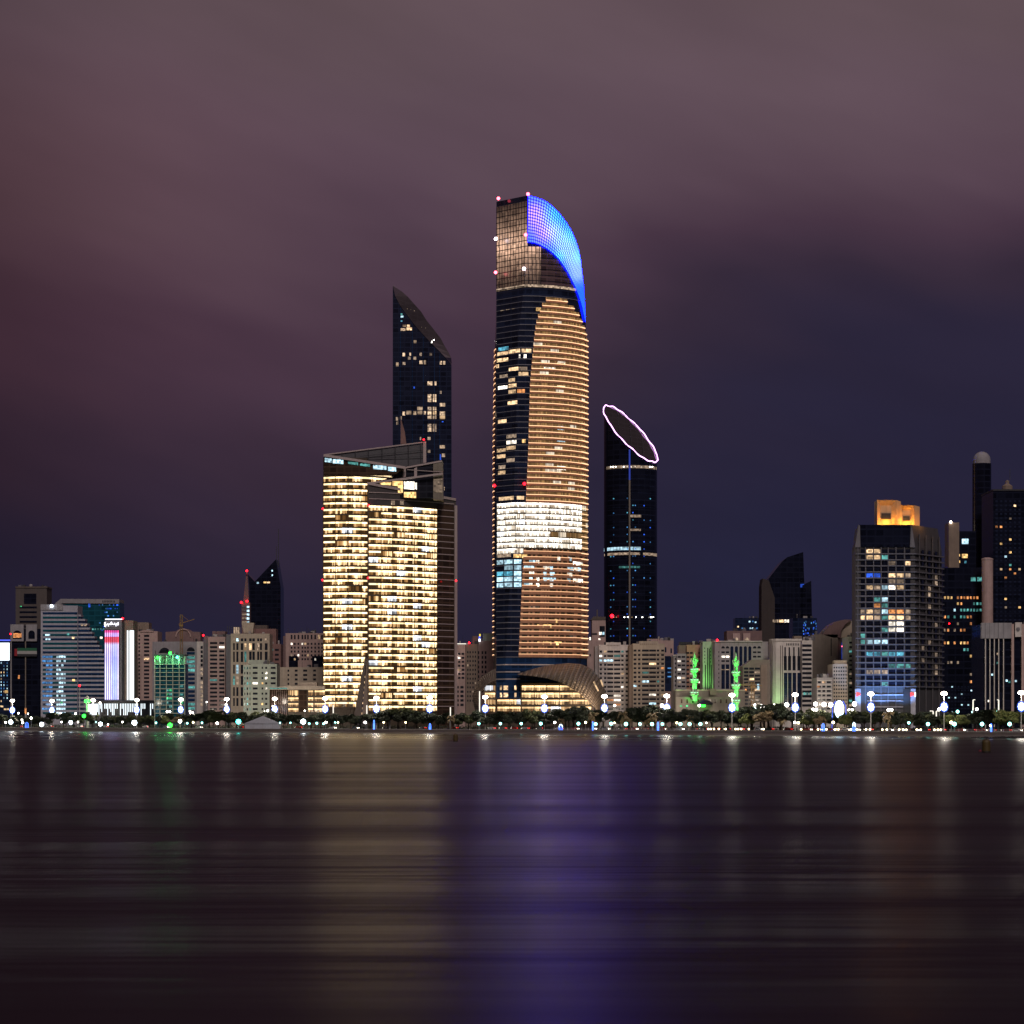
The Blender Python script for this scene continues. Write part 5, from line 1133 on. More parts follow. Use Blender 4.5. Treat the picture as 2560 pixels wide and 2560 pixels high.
def minaret(label, px, off, top, base):
    m = Bld('minaret', label, px, off, cat='minaret', group='green lit minarets')
    z = lambda f: m.z(top+(base-top)*f); s_ = m.k
    prof_sh = [(6.9, 1.0), (6.9, .86), (6.3, .85), (6.3, .66), (6.0, .65), (6.0, .51), (5.6, .50), (5.6, .385), (4.8, .38), (4.8, .235), (4.6, .22), (4.8, .20)]
    b = MB(); b.lathe([(r*s_, z(f)) for r, f in prof_sh], 8); b.build('shaft', 'mosque_stone', m.o)
    for f, w in ((.86, 11), (.60, 11.2), (.385, 10.3), (.20, 8.8)):
        b = MB(); b.lathe([(w*.68*s_, z(f+.035)), (w*s_, z(f+.012)), (w*s_, z(f-.02)), (w*.93*s_, z(f-.02))], 8); g_ = b.build('balcony', 'mosque_stone', m.o)
        b = MB()
        for k in range(8):
            a = math.pi/8+k*math.pi/4; b.box(w*.92*s_*math.cos(a)-.25, w*.92*s_*math.cos(a)+.25, w*.92*s_*math.sin(a)-.25, w*.92*s_*math.sin(a)+.25, z(f-.02), z(f-.055))
        b.build('balcony_post', 'mosque_stone', g_)
        if f > .3: b = MB(); b.lathe([(w*.99*s_, z(f-.022)), (w*.99*s_, z(f-.038))], 8); b.build('light_ring', 'green_band', g_)
    b = MB(); b.lathe([(2.2*s_, z(.19)), (2.4*s_, z(.17)), (3.9*s_, z(.13)), (3.6*s_, z(.105)), (2.2*s_, z(.06)), (.6*s_, z(.02)), (.1*s_, z(0))], 12); b.build('finial_dome', 'mosque_stone', m.o, smooth=True)
    for f in (.78, .56, .45, .31):
        b = MB(); b.box(-1.5*s_, 1.5*s_, -6.5*s_, -4.6*s_, z(f+.04), z(f-.04)); b.build('arched_niche', 'niche_green', m.o)
    for f, e in ((1.12, 2600), (.80, 2600), (.56, 2600), (.37, 1500), (.22, 900)): spot('green_floodlight', (1.2, -5.5, z(f)), (0, 0, z(f-.17)), e*4.5, (.008, 1, .05), 62, .3, m.o)
wall('mosque_stone', (.26, .28, .25)); plain('niche_green', (.05, .08, .05), .8)
minaret('green lit minaret standing before the rust coloured block', 1736, 92, 1630, 1752)
minaret('green lit minaret standing before the arcaded white block, right of its twin', 1839.5, 88, 1629, 1776)
# ------------------------------------------------------------------ tent, tall thin green minaret-like lamp on the left, antenna mast
t = Bld('white_tent', 'white gabled event tent on the left shore', 657, 26, cat='tent')
x0, x1, xm = t.x(609), t.x(702), t.x(657)
b = MB(); zt, ze, zb = t.z(1790), t.z(1809), 0
b.loft([[(x0, 0, ze), (x1, 0, ze), (xm, 0, zt)], [(x0-1, 12, ze), (x1-1, 12, ze), (xm-1, 12, zt)]]); b.build('canvas_roof', 'canvas', t.o)
b = MB(); b.box(x0+.6, x1-.6, .4, 11.4, 0, ze-.02); b.build('side_wall', 'canvas', t.o)
for px in (612, 633, 657, 681, 699): t.box('tent_pole', px-.5, px+.5, 1809.5, None, 'pole', dy=-.1, dep=.3)
m = Bld('red_tipped_mast', 'slim antenna mast with red tip light before the stepped white building', 199, 110, cat='mast')
b = MB(); b.tube([(0, 0, 0), (0, 0, m.z(1716))], .35, 6, .15); b.build('pole', 'pole', m.o)
for j in range(6): m.box('mast_panel', 197.5, 200.5, 1722+9*j, 1724+9*j, 'pole', dy=-.5, dep=.4)
m.beacon(199, 1714, 'beacon_red', 2.4, 0)
m = Bld('green_lit_kiosk_tower', 'small green lit dome tower on the left shore', 218, 70, cat='tower')
b = MB(); b.lathe([(.9, 0), (.9, m.z(1760)), (1.5, m.z(1758)), (1.7, m.z(1750)), (1.2, m.z(1744)), (.1, m.z(1738))], 10); b.build('shaft', 'pale_green', m.o)
b = MB(); b.lathe([(1.75, m.z(1756)), (1.85, m.z(1750))], 10); b.build('light_ring', 'lamp_green', m.o); light('green_floodlight', (0, -4, m.z(1765)), 900, (.1, 1, .25), .5, m.o)
# ------------------------------------------------------------------ helpers for copies
def kids(o): return [c for c in COL.objects if c.parent == o] if False else list(o.children)
def dup(root, loc, rz=0, sc_=1.0, label=None, name=None):
    r = root.copy(); COL.objects.link(r); r.location = loc; r.rotation_euler = (0, 0, rz)
    r.scale = (sc_, sc_, sc_) if not isinstance(sc_, tuple) else sc_
    if label: r['label'] = label
    for ch in root.children:
        c = ch.copy(); COL.objects.link(c); c.parent = r
        for g in ch.children: d = g.copy(); COL.objects.link(d); d.parent = c
    return r
ORD = ['first', 'second', 'third', 'fourth', 'fifth', 'sixth', 'seventh', 'eighth', 'ninth', 'tenth', 'eleventh', 'twelfth', 'thirteenth', 'fourteenth', 'fifteenth', 'sixteenth', 'seventeenth', 'eighteenth', 'nineteenth']
TENS = {20: 'twenty', 30: 'thirty', 40: 'forty', 50: 'fifty', 60: 'sixty', 70: 'seventy', 80: 'eighty', 90: 'ninety'}
TENSO = {20: 'twentieth', 30: 'thirtieth', 40: 'fortieth', 50: 'fiftieth', 60: 'sixtieth', 70: 'seventieth', 80: 'eightieth', 90: 'ninetieth'}
def ordn(i):
    if i < 19: return ORD[i]
    n = i+1
    if n >= 100: return 'hundred and '+ordn(n-101) if n > 100 else 'hundredth'
    return TENSO[n] if n % 10 == 0 else TENS[n//10*10]+' '+ORD[n % 10-1]
MARK = [(25, 'the video screen building'), (100, 'the flag tower'), (255, 'the stepped white building'), (330, 'the light strip tower'), (385, 'the ribbed beige block'), (470, 'the construction block'), (515, 'the finned white block'), (565, 'the slim rose tower'), (610, 'the gridded beige block'), (700, 'the small mint block'), (808, 'the golden podium building'), (918, 'the left gold slab'), (1141, 'the right gold slab'), (1205, 'the brown stone block'), (1300, 'the curved tower'), (1410, 'the tower podium'), (1497, 'the lattice canopy'), (1575, 'the white apartments'), (1665, 'the beige apartments'), (1757, 'the first minaret'), (1800, 'the mosque'), (1880, 'the second minaret'), (1925, 'the orange crane'), (2005, 'the finned white building'), (2032, 'the ribbon window block'), (2085, 'the barrel roof block'), (2137, 'the pierced cream block'), (2290, 'the lantern roof tower'), (2360, 'the low gate posts'), (2455, 'the black office block'), (9999, 'the white fascia building')]
def mark(px):
    for a, s in MARK:
        if px < a: return s
# ------------------------------------------------------------------ tall promenade lamps with lit motifs
def make_lamp():
    r = empty('promenade_lamp', (0, 0, 0), 'x', 'street lamp', 'tall lamps with lit motifs along the promenade')
    b = MB(); b.tube([(0, 0, 0), (0, 0, 9), (0, 0, 18.9)], .26, 8, .13); b.build('pole', 'pole_lit', r)
    b = MB(); b.lathe([(.3, 18.6), (1.1, 18.8), (1.6, 19.3), (1.7, 19.7), (1.4, 20.2), (.8, 20.6), (.2, 20.7)], 16); b.build('lamp_head', 'lamp_warm', r)
    b = MB(); pts = []
    for i in range(32):
        a = 2*math.pi*i/32; rr = 1.0+.10*math.cos(8*a); pts.append((1.6*rr*math.cos(a), 12.7+2.05*rr*math.sin(a)))
    b.loft([[(x, -.55, z) for x, z in pts], [(x, -.25, z) for x, z in pts]]); m_ = b.build('star_motif', 'motif_white', r)
    b = MB()
    for i in range(32):
        a0, a1 = 2*math.pi*i/32, 2*math.pi*(i+1)/32
        q0 = [(k*1.6*math.cos(a0), 12.7+k*2.05*math.sin(a0)) for k in (1.16, 1.34)]; q1 = [(k*1.6*math.cos(a1), 12.7+k*2.05*math.sin(a1)) for k in (1.16, 1.34)]
        b.face(((q0[0][0], -.4, q0[0][1]), (q0[1][0], -.4, q0[1][1]), (q1[1][0], -.4, q1[1][1]), (q1[0][0], -.4, q1[0][1])))
    b.build('motif_halo', 'motif_blue', m_); return r  # glowing blue ring painted in as the halo around the motif
plain('pole_lit', (.5, .48, .45), .5)  # paler copy of the pole with lamplight put into its colour
lamps = [(31, 1752), (130, 1752), (233, 1751), (342, 1750), (452, 1749), (567, 1748), (687, 1747), (813, 1746), (941, 1745), (1074, 1744), (1213, 1743), (1361, 1742), (1511, 1741), (1667, 1740), (1830, 1738), (1988, 1737), (2177, 1735), (2360, 1734), (2553, 1732)]
proto = make_lamp()
for i, (px, py) in enumerate(lamps):
    D = (20.0-H)*F/(YH-py); loc = ((px-1280)*D/F, D, G)
    lab = 'tall promenade lamp with white star motif, %s from left, before %s' % (ordn(i), mark(px))
    if i == 0: o = proto; o.location = loc; o['label'] = lab; o.scale = (.908,)*3
    else: o = dup(proto, loc, 0, .908, lab)
# floodlights on the left shore
def make_flood(mat, nm):
    r = empty(nm, (0, 0, 0), 'x', 'floodlight', 'shore floodlights'); b = MB(); b.tube([(0, 0, 0), (0, 0, 5)], .12, 6); b.build('pole', 'pole', r)
    b = MB(); b.ball((0, 0, 5.7), 1.5, 12, 8); b.build('lamp_head', mat, r); return r
fl = [(27, 1805, 'lamp_cool', .9, 'white'), (104, 1811, 'lamp_cool', .9, 'white'), (177, 1806, 'lamp_cool', .75, 'white'), (251, 1810, 'lamp_cool', .8, 'white'), (336, 1807, 'lamp_cool', 1.0, 'white'), (425, 1813, 'lamp_green', .9, 'green'), (596, 1804, 'lamp_cyan', .95, 'turquoise'), (758, 1804, 'lamp_cool', .95, 'white'), (210, 1790, 'lamp_green', .75, 'green')]
fp = {}; cnt = {}
for px, py, mt, s_, cn in fl:
    D = shore(px)+22
    if mt not in fp: fp[mt] = make_flood(mt, 'shore_floodlight'); base = fp[mt]; use = base
    else: use = None
    z = H+(YH-py)*D/F; loc = ((px-1280)*D/F, D, z-5.7*s_)
    if loc[2] < G-3: pass
    loc = (loc[0], loc[1], G); hs = max(.45, (z-G)/5.7)
    lab = 'large %s globe floodlight on the shore in front of %s' % (cn, mark(px)) if px != 336 else 'large white globe floodlight near the light strip tower podium edge'
    if use: o = use; o.location = loc; o['label'] = lab
    else: o = dup(fp[mt], loc, 0, 1, lab)
    for ch in o.children:
        if ch.name.startswith('lamp_head'): ch.scale = (s_,)*3; ch.location = (0, 0, (z-G)-5.7*s_)
        else: ch.scale = (1, 1, max(.1, (z-G)/5.4))
light('green_wash', (pl(425, 12, 0)[0], pl(425, 12, 0)[1], 4), 700, (.05, 1, .1), 1.0)
# small globe lamps
def make_globe(mat, r_ball, hgt, cat='street lamp', grp='small globe lamps along the road'):
    r = empty('globe_lamp', (0, 0, 0), 'x', cat, grp); b = MB(); b.tube([(0, 0, 0), (0, 0, hgt)], .1, 5); b.build('pole', 'pole', r)
    b = MB(); b.ball((0, 0, hgt+r_ball*.8), r_ball, 10, 6); b.build('globe', mat, r); return r
gl = [(14, 1806, 0, 1), (55, 1800, 0, 1), (57, 1807, 0, 1), (78, 1795, 0, 1.2), (154, 1805, 0, .8), (195, 1805, 0, .8), (240, 1805, 1, .7), (270, 1811, 0, .7), (306, 1805, 0, .8), (390, 1807, 1, 1), (450, 1803, 0, 1.8), (468, 1808, 1, 1), (483, 1806, 2, 1), (505, 1807, 1, 1), (543, 1808, 0, 1.3), (700, 1807, 1, .8), (726, 1807, 1, .8), (773, 1809, 1, 1), (792, 1808, 1, 1.1), (809, 1809, 1, 1), (815, 1806, 0, 1.1), (838, 1806, 1, .8), (845, 1806, 2, .8), (913, 1806, 0, 1.2), (959, 1806, 2, .8), (1014, 1806, 2, .8),
      (1197, 1809, 1, 1.2), (1251, 1809, 1, 1.2), (1303, 1809, 1, 1.2), (1352, 1809, 1, 1.4), (1387, 1806, 0, 1), (1446, 1809, 1, 1.4), (1464, 1806, 2, 1), (1489, 1810, 1, 1.4), (1528, 1809, 1, 1.4), (1536, 1807, 2, .8), (1565, 1810, 1, 1.6), (1600, 1810, 1, 1.3), (1630, 1810, 1, 1.5), (1656, 1810, 1, 1.2), (1692, 1807, 2, .9), (1701, 1810, 1, 1.4), (1724, 1810, 1, 1.4), (1751, 1810, 1, 1.4), (1766, 1807, 0, .6), (1987, 1806, 0, 1), (1996, 1807, 2, 1), (2083, 1806, 2, 1.1), (2272, 1807, 1, 1.1), (2320, 1810, 1, 1.4), (2378, 1806, 2, 1.2), (2386, 1810, 1, 1.6), (2455, 1810, 1, 1.5), (2477, 1814, 0, .9), (2524, 1810, 1, 1.5)]
GM = ['globe_white', 'globe_cyan', 'globe_yellow']; gp = [make_globe(m_, .6, 3.92) for m_ in GM]; usedg = [False]*3
for i, (px, py, k, s_) in enumerate(gl):
    D = shore(px)+27; z = H+(YH-py)*D/F; loc = ((px-1280)*D/F, D, G-.02)
    lab = '%s globe lamp on a short pole, %s from left, before %s' % (('white', 'turquoise', 'yellow')[k], ordn(i), mark(px))
    if not usedg[k]: o = gp[k]; usedg[k] = True; o.location = loc; o['label'] = lab
    else: o = dup(gp[k], loc, 0, 1, lab)
    for ch in o.children:
        if ch.name.startswith('globe'): ch.scale = (s_,)*3; ch.location = (0, 0, (z-G)-4.4*s_)
        else: ch.scale = (1, 1, max(.15, (z-G)/4.1))
# taller lamps further back in the park
bl_ = [(1655, 1764, 0, 1.7), (1537, 1764, 0, 1.0), (1748, 1764, 0, 1.2), (1887, 1762, 0, .9), (1887, 1771, 1, 1.2), (1903, 1765, 0, 1.8), (1911, 1771, 0, 1.6), (1935, 1762, 0, .8), (1934, 1771, 1, 1), (1967, 1762, 0, 1.9), (2033, 1774, 0, 1.4), (2039, 1760, 0, 1.8), (2041, 1774, 0, 1.3), (2060, 1761, 0, 2.0), (2077, 1762, 0, 2.0), (2123, 1775, 0, 1.2), (2131, 1775, 0, 1.1), (2136, 1760, 0, 2.0), (2221, 1775, 0, 1.2), (2229, 1775, 0, 1.2), (2348, 1773, 0, 1.3), (2394, 1779, 1, 1.4), (2442, 1773, 0, 1.2), (2431, 1780, 1, .8), (2493, 1779, 1, 1.1), (46, 1783, 0, 1.0), (70, 1784, 0, .7), (151, 1783, 0, .8), (189, 1784, 0, 1.1), (418, 1779, 0, 1.2), (425, 1779, 0, 1.0), (475, 1778, 0, 1.0), (482, 1782, 0, 1.0), (669, 1777, 0, 1.1), (661, 1779, 0, .7), (762, 1777, 0, .8), (517, 1755, 0, .8), (250, 1757, 0, 1.1), (565, 1762, 0, 1.1), (682, 1766, 0, .9)]
r = make_globe('globe_white', .55, 3.96, grp='park lamps behind the trees'); r.name = 'park_lamp'; r2_ = make_globe('globe_cyan', .55, 3.96, grp='park lamps behind the trees'); r2_.name = 'park_lamp'
ug = [False, False]
bl_.sort()
for i, (px, py, k, s_) in enumerate(bl_):
    D = shore(px)+66; z = H+(YH-py)*D/F; loc = ((px-1280)*D/F, D, G)
    lab = '%s park lamp above the trees, %s from left, before %s' % (('white', 'turquoise')[k], ordn(i), mark(px))
    pr = (r, r2_)[k]
    if not ug[k]: o = pr; ug[k] = True; o.location = loc; o['label'] = lab
    else: o = dup(pr, loc, 0, 1, lab)
    for ch in o.children:
        if ch.name.startswith('globe'): ch.scale = (s_,)*3; ch.location = (0, 0, (z-G)-4.4*s_)
        else: ch.scale = (1, 1, max(.15, (z-G)/4.1))
for px, py, k, s_ in bl_[::2]:
    D = shore(px)+67.5; light('park_light', ((px-1280)*D/F, D, H+(YH-py)*D/F), 7000, (1, .86, .68) if k == 0 else (.6, 1, .85), .5)
# illuminated columns / gate posts
def post(px, y0, y1, off, label, mat='strip_cream', arm=0, nm='light_column'):
    m = Bld(nm, label, px, off, cat='light column')
    m.box('shaft', px-1.3, px+1.3, y0, None, mat, dep=.5)
    if arm: m.box('arm', min(px, px+arm), max(px, px+arm), y0-1.5, y0+.5, mat, dy=-.1, dep=.5)
    m.box('base', px-2, px+2, y1, None, 'pole', dy=-.2, dep=.9)
for px, y0, y1, arm, lab in ((1199, 1728, 1780, 0, 'tall glowing post at the left end of the lattice canopy'), (1498, 1778, 1797, -12, 'glowing white gate post with left arm beside the canopy'), (1507, 1768, 1797, 0, 'glowing straight post right of the armed gate post'), (2333, 1778, 1797, -8, 'glowing gate post with left arm before the lantern tower'), (2341, 1778, 1797, 8, 'glowing gate post with right arm before the lantern tower'),
                             (2433, 1750, 1775, 5, 'tall glowing post before the black office block'), (2497, 1750, 1775, -4, 'tall glowing post before the white fascia building'), (1126, 1768, 1790, 0, 'short glowing post right of the gold slabs'), (833, 1763, 1785, 0, 'slim glowing post at the foot of the left gold slab'), (917, 1763, 1785, 0, 'slim glowing post at the slit between the gold slabs'), (974, 1763, 1785, 0, 'slim glowing post at the foot of the right gold slab'), (64, 1770, 1785, 0, 'orange glowing post before the flag tower')):
    post(px, y0, y1, 62, lab, 'lit_orange' if px == 64 else 'strip_cream', arm)
# decorated oval light frame
m = Bld('oval_light_frame', 'tall oval frame of white and blue lights before the pierced cream block', 2098, 58, cat='light display')
b = MB(); pts = [(2.2*math.cos(a), m.z(1773)+4.3*math.sin(a)) for a in [2*math.pi*i/24 for i in range(24)]]; b.loft([[(x, -.3, z) for x, z in pts], [(x, .3, z) for x, z in pts]]); b.build('light_panel', 'motif_white', m.o)
for sx in (-1, 1): b = MB(); b.tube([(sx*3.6, 0, 0), (sx*3.2, 0, m.z(1765)), (sx*1.8, 0, m.z(1752))], .2, 6); b.build('frame_leg', 'motif_blue', m.o)
m = Bld('white_light_cube', 'bright white lit entrance sign block beside the stepped white building', 231, 60, cat='lit sign'); m.box('light_panel', 221, 240, 1761, 1787, 'screen_white', dep=2); m.box('base', 224, 237, 1787.2, None, 'pole', dep=2)
for i, (px, py, wd, lab) in enumerate(((67, 1809, 7, 'blue glowing arch display on the shore before the flag tower'), (935, 1803, 2.5, 'slim blue light frame among trees before the right gold slab'), (1075, 1812, 4, 'low blue arch display before the right gold slab'), (1402, 1814, 8, 'wide blue white arch display before the lattice canopy'), (1645, 1808, 3, 'blue light frame under the wide pale palm'), (1482, 1807, 2, 'slim blue light frame at the right end of the canopy'), (2058, 1812, 6, 'low blue light arch before the barrel roof block'), (2135, 1809, 6, 'blue glowing arch display before the pierced cream block'), (2478, 1812, 2.5, 'small blue light frame before the white fascia building'))):
    m = Bld('light_display', lab, px, 21, cat='light display', group='blue light displays along the shore')
    z1 = m.z(py-3); w_ = wd*.5*m.k
    b = MB(); b.tube([(w_*math.cos(a), 0, (z1*.5)+(z1*.5)*math.sin(a)) for a in [math.pi*k/10 for k in range(11)]], .17, 6); b.build('light_arch', 'motif_white' if i in (3, 7) else 'display_blue', m.o)
    for sx in (-1, 1): b = MB(); b.tube([(sx*w_, 0, 0), (sx*w_, 0, z1*.5)], .17, 6); b.build('arch_leg', 'display_blue', m.o)
    b = MB(); b.tube([(-w_*.4, 0, 0), (0, 0, z1*.7), (w_*.4, 0, 0)], .12, 5); b.build('inner_ornament', 'display_blue', m.o)
# low bollard lights on the right walkway
r = empty('low_bollard_light', (0, 0, 0), 'x', 'bollard light', 'low lights along the right promenade')
b = MB(); b.tube([(0, 0, 0), (0, 0, .55)], .22, 8); b.build('post', 'pole', r); b = MB(); b.ball((0, 0, .9), .42, 10, 6); b.build('lamp', 'low_yellow', r)
bo = [(1771, 1825), (1777, 1825), (1785, 1824), (1797, 1825), (1814, 1825), (1839, 1825), (1845, 1825), (1853, 1825), (1872, 1825), (1909, 1825), (2003, 1825), (2045, 1825), (2066, 1826), (2089, 1826), (2096, 1825), (2127, 1825), (2142, 1826), (2165, 1826), (2175, 1825), (2206, 1825), (2217, 1825), (2248, 1825), (2258, 1825), (2266, 1826), (2292, 1825), (2302, 1825), (2336, 1826), (2345, 1825), (2352, 1826)]
for i, (px, py) in enumerate(bo):
    D = shore(px)+12.5; loc = ((px-1280)*D/F, D, H+(YH-py)*D/F-.9)
    loc = (loc[0], loc[1], max(G-.02, loc[2]))
    lab = 'low yellow bollard light, %s from left, on the promenade before %s' % (ordn(i), mark(px))
    if i == 0: r.location = loc; r['label'] = lab
    else: dup(r, loc, 0, 1, lab)
# railing
def railing(px0, px1, label):
    a, c_ = pl(px0, 14, 0), pl(px1, 14, 0); r = empty('promenade_railing', (a[0], a[1], G-.02), label, 'railing', 'promenade railings')
    dx, dy = c_[0]-a[0], c_[1]-a[1]; n = max(4, int(math.hypot(dx, dy)/4.5)); L_ = math.hypot(dx, dy); ux, uy = dx/L_, dy/L_
    for z in (.45, 1.05):
        b = MB(); b.tube([(0, 0, z), (dx, dy, z)], .07, 4); b.build('rail', 'white_metal', r)
    for i in range(n+1):
        t_ = i/n; b = MB(); b.box(-.16, .16, -.16, .16, 0, 1.25); b.build('post', 'white_metal', r, (dx*t_, dy*t_, 0))
    return r
railing(1385, 1560, 'white promenade railing before the lattice canopy and white apartments'); railing(1562, 1758, 'white promenade railing before the beige apartments and first minaret'); railing(2375, 2600, 'white promenade railing at the right edge of the shore')
# ------------------------------------------------------------------ cars on the road
def make_car(paint):
    r = empty('car', (0, 0, 0), 'x', 'car', 'cars on the shore road')
    prof = [(-2.2, .35), (2.2, .35), (2.25, .75), (1.3, .95), (.75, 1.42), (-1.0, 1.45), (-1.7, 1.0), (-2.25, .9)]
    b = MB(); b.loft([[(x, -.85, z) for x, z in prof], [(x, .85, z) for x, z in prof]]); bd = b.build('body', paint, r)
    b = MB(); w = [(-1.45, .98), (1.0, .98), (.62, 1.34), (-.9, 1.36)]; b.loft([[(x, -.88, z) for x, z in w], [(x, -.84, z) for x, z in w]]); b.build('side_window', 'win_dark', bd)
    for x in (-1.4, 1.4):
        for y in (-.86, .7):
            b = MB(); b.tube([(x, y, .33), (x, y+.16, .33)], .33, 12); b.build('wheel', 'tyre', r)
    for y in (-.6, .6):
        b = MB(); b.ball((2.22, y, .66), .2, 8, 5); b.build('headlight', 'head_white', r); b = MB(); b.ball((-2.24, y, .8), .16, 8, 5); b.build('taillight', 'tail_red', r)
    return r
cp = {k: None for k in ('car_white', 'car_silver', 'car_red', 'car_dark')}
rc = random.Random(9); cars = []
px = 30
while px < 2550: cars.append(px); px += rc.uniform(24, 50) if px > 1150 else rc.uniform(55, 110)
(xa, ya), (xb, yb) = pl(0, 0, 0)[:2], pl(2560, 0, 0)[:2]; road_ang = math.atan2(yb-ya, xb-xa)
for i, px in enumerate(cars):
    k = rc.choice(list(cp)); lane = rc.choice((33.5, 40.5, 48)); D = shore(px); x = (px-1280)*(D+lane)/F; loc = (x, shoreline(x, lane), G)
    lab = '%s car on shore road, %s from left, before %s' % (k[4:], ordn(i), mark(px))
    rz = road_ang+(math.pi if lane > 38 else 0)
    if cp[k] is None: cp[k] = make_car(k); o = cp[k]; o.location = loc; o.rotation_euler = (0, 0, rz); o['label'] = lab
    else: dup(cp[k], loc, rz, 1, lab)
# ------------------------------------------------------------------ trees
def leaf_cloud(seed, n, w, h, zc, q=.55, mat='leaf_dark'):
    rd = random.Random(seed); b = MB(); cl = []
    for _ in range(rd.randint(9, 13)):
        a = rd.uniform(0, 6.28); rr = rd.uniform(.1, .72)*w; cl.append((rr*math.cos(a), rr*math.sin(a), zc+rd.uniform(-.55, .55)*h, rd.uniform(.24, .44)*w))
    for _ in range(n):
        c = rd.choice(cl); d = Vector((rd.gauss(0, 1), rd.gauss(0, 1), rd.gauss(0, 1))).normalized()*c[3]*rd.uniform(.7, 1.08); p = Vector((c[0]+d.x, c[1]+d.y, c[2]+d.z*.8))
        u = Vector((rd.gauss(0, 1), rd.gauss(0, 1), rd.gauss(0, .6))).normalized(); v = u.orthogonal().normalized(); s_ = rd.uniform(.5, 1.2)*q
        b.face([p-u*s_, p-v*s_*.6, p+u*s_, p+v*s_*.6])
    return b
def make_tree(seed, mat, kind):
    r = empty(kind, (0, 0, 0), 'x', 'tree', 'trees along the shore road'); rd = random.Random(seed)
    b = MB(); b.tube([(0, 0, 0), (.1, .05, 2), (rd.uniform(-.3, .3), 0, 4.6)], .32, 7, .14)
    for k in range(4):
        a = k*1.57+rd.random(); b.tube([(.1, 0, 2.0+.3*k), (1.5*math.cos(a), 1.5*math.sin(a), 4.6+.3*k)], .13, 5, .05)
    b.build('trunk', 'bark', r); leaf_cloud(seed, 1500, 4.0, 2.6, 5.6).build('crown', mat, r); return r
tp = [make_tree(1, 'leaf_dark', 'broadleaf_tree'), make_tree(2, 'leaf_dark', 'broadleaf_tree'), make_tree(3, 'leaf_dark', 'broadleaf_tree'), make_tree(4, 'leaf_mid', 'broadleaf_tree'), make_tree(5, 'leaf_lit', 'broadleaf_tree'), make_tree(6, 'leaf_dry', 'broadleaf_tree')]
usedt = [False]*6
prof = [(0, 1782), (60, 1786), (110, 1780), (200, 1778), (300, 1786), (400, 1784), (480, 1776), (530, 1773), (600, 1774), (660, 1774), (700, 1776), (760, 1779), (850, 1780), (940, 1776), (1005, 1764), (1060, 1772), (1130, 1779), (1190, 1774), (1230, 1776), (1320, 1770), (1360, 1778), (1420, 1756), (1470, 1768), (1520, 1774), (1580, 1766), (1620, 1757), (1670, 1764), (1760, 1768), (1850, 1770), (1930, 1748), (1980, 1766), (2060, 1776), (2150, 1772), (2250, 1776), (2330, 1776), (2420, 1778), (2470, 1768), (2560, 1772)]
rt = random.Random(17); tl = []
px = -25
while px < 2590:
    tl.append((px, 62, interp(prof, px)+rt.uniform(-2, 6), rt.choices(range(4), (4, 4, 4, 2))[0], 'back')); px += rt.uniform(19, 30)
px = -10
while px < 2590:
    k = rt.choices(range(6), (5, 5, 5, 2, .6, .8) if px < 1150 else (5, 5, 5, 2, 1.2, 1.4))[0]
    tl.append((px, 55.5, interp(prof, px)+rt.uniform(10, 20), k, 'front')); px += rt.uniform(26, 44)
for px, py, k in ((2375, 1784, 4), (2405, 1784, 4), (2508, 1772, 4), (2532, 1775, 4), (1622, 1795, 5), (1565, 1790, 5), (1870, 1781, 4), (1910, 1772, 5), (2020, 1785, 4), (2050, 1787, 5), (545, 1775, 3), (415, 1788, 4)): tl.append((px, 53.5, py, k, 'front'))
tl.sort()
cn = {'back': 0, 'front': 0}; adj = ['dark', 'dark', 'dark', 'green', 'bright', 'pale']
for i, (px, off, py, k, row) in enumerate(tl):
    D = shore(px)+off; hgt = H+(YH-py)*D/F-G; s_ = hgt/8.6; s_ = max(.45, min(1.9, s_))
    wx = s_*rt.uniform(.95, 1.3); loc = ((px-1280)*D/F, D, G)
    lab = '%s %s row tree, %s from left, before %s' % (adj[k], row, ordn(cn[row]), mark(px)); cn[row] += 1
    if not usedt[k]: usedt[k] = True; o = tp[k]; o.location = loc; o['label'] = lab; o.scale = (wx, wx, s_)
    else: o = dup(tp[k], loc, rt.uniform(0, 6.28), (wx, wx, s_), lab)
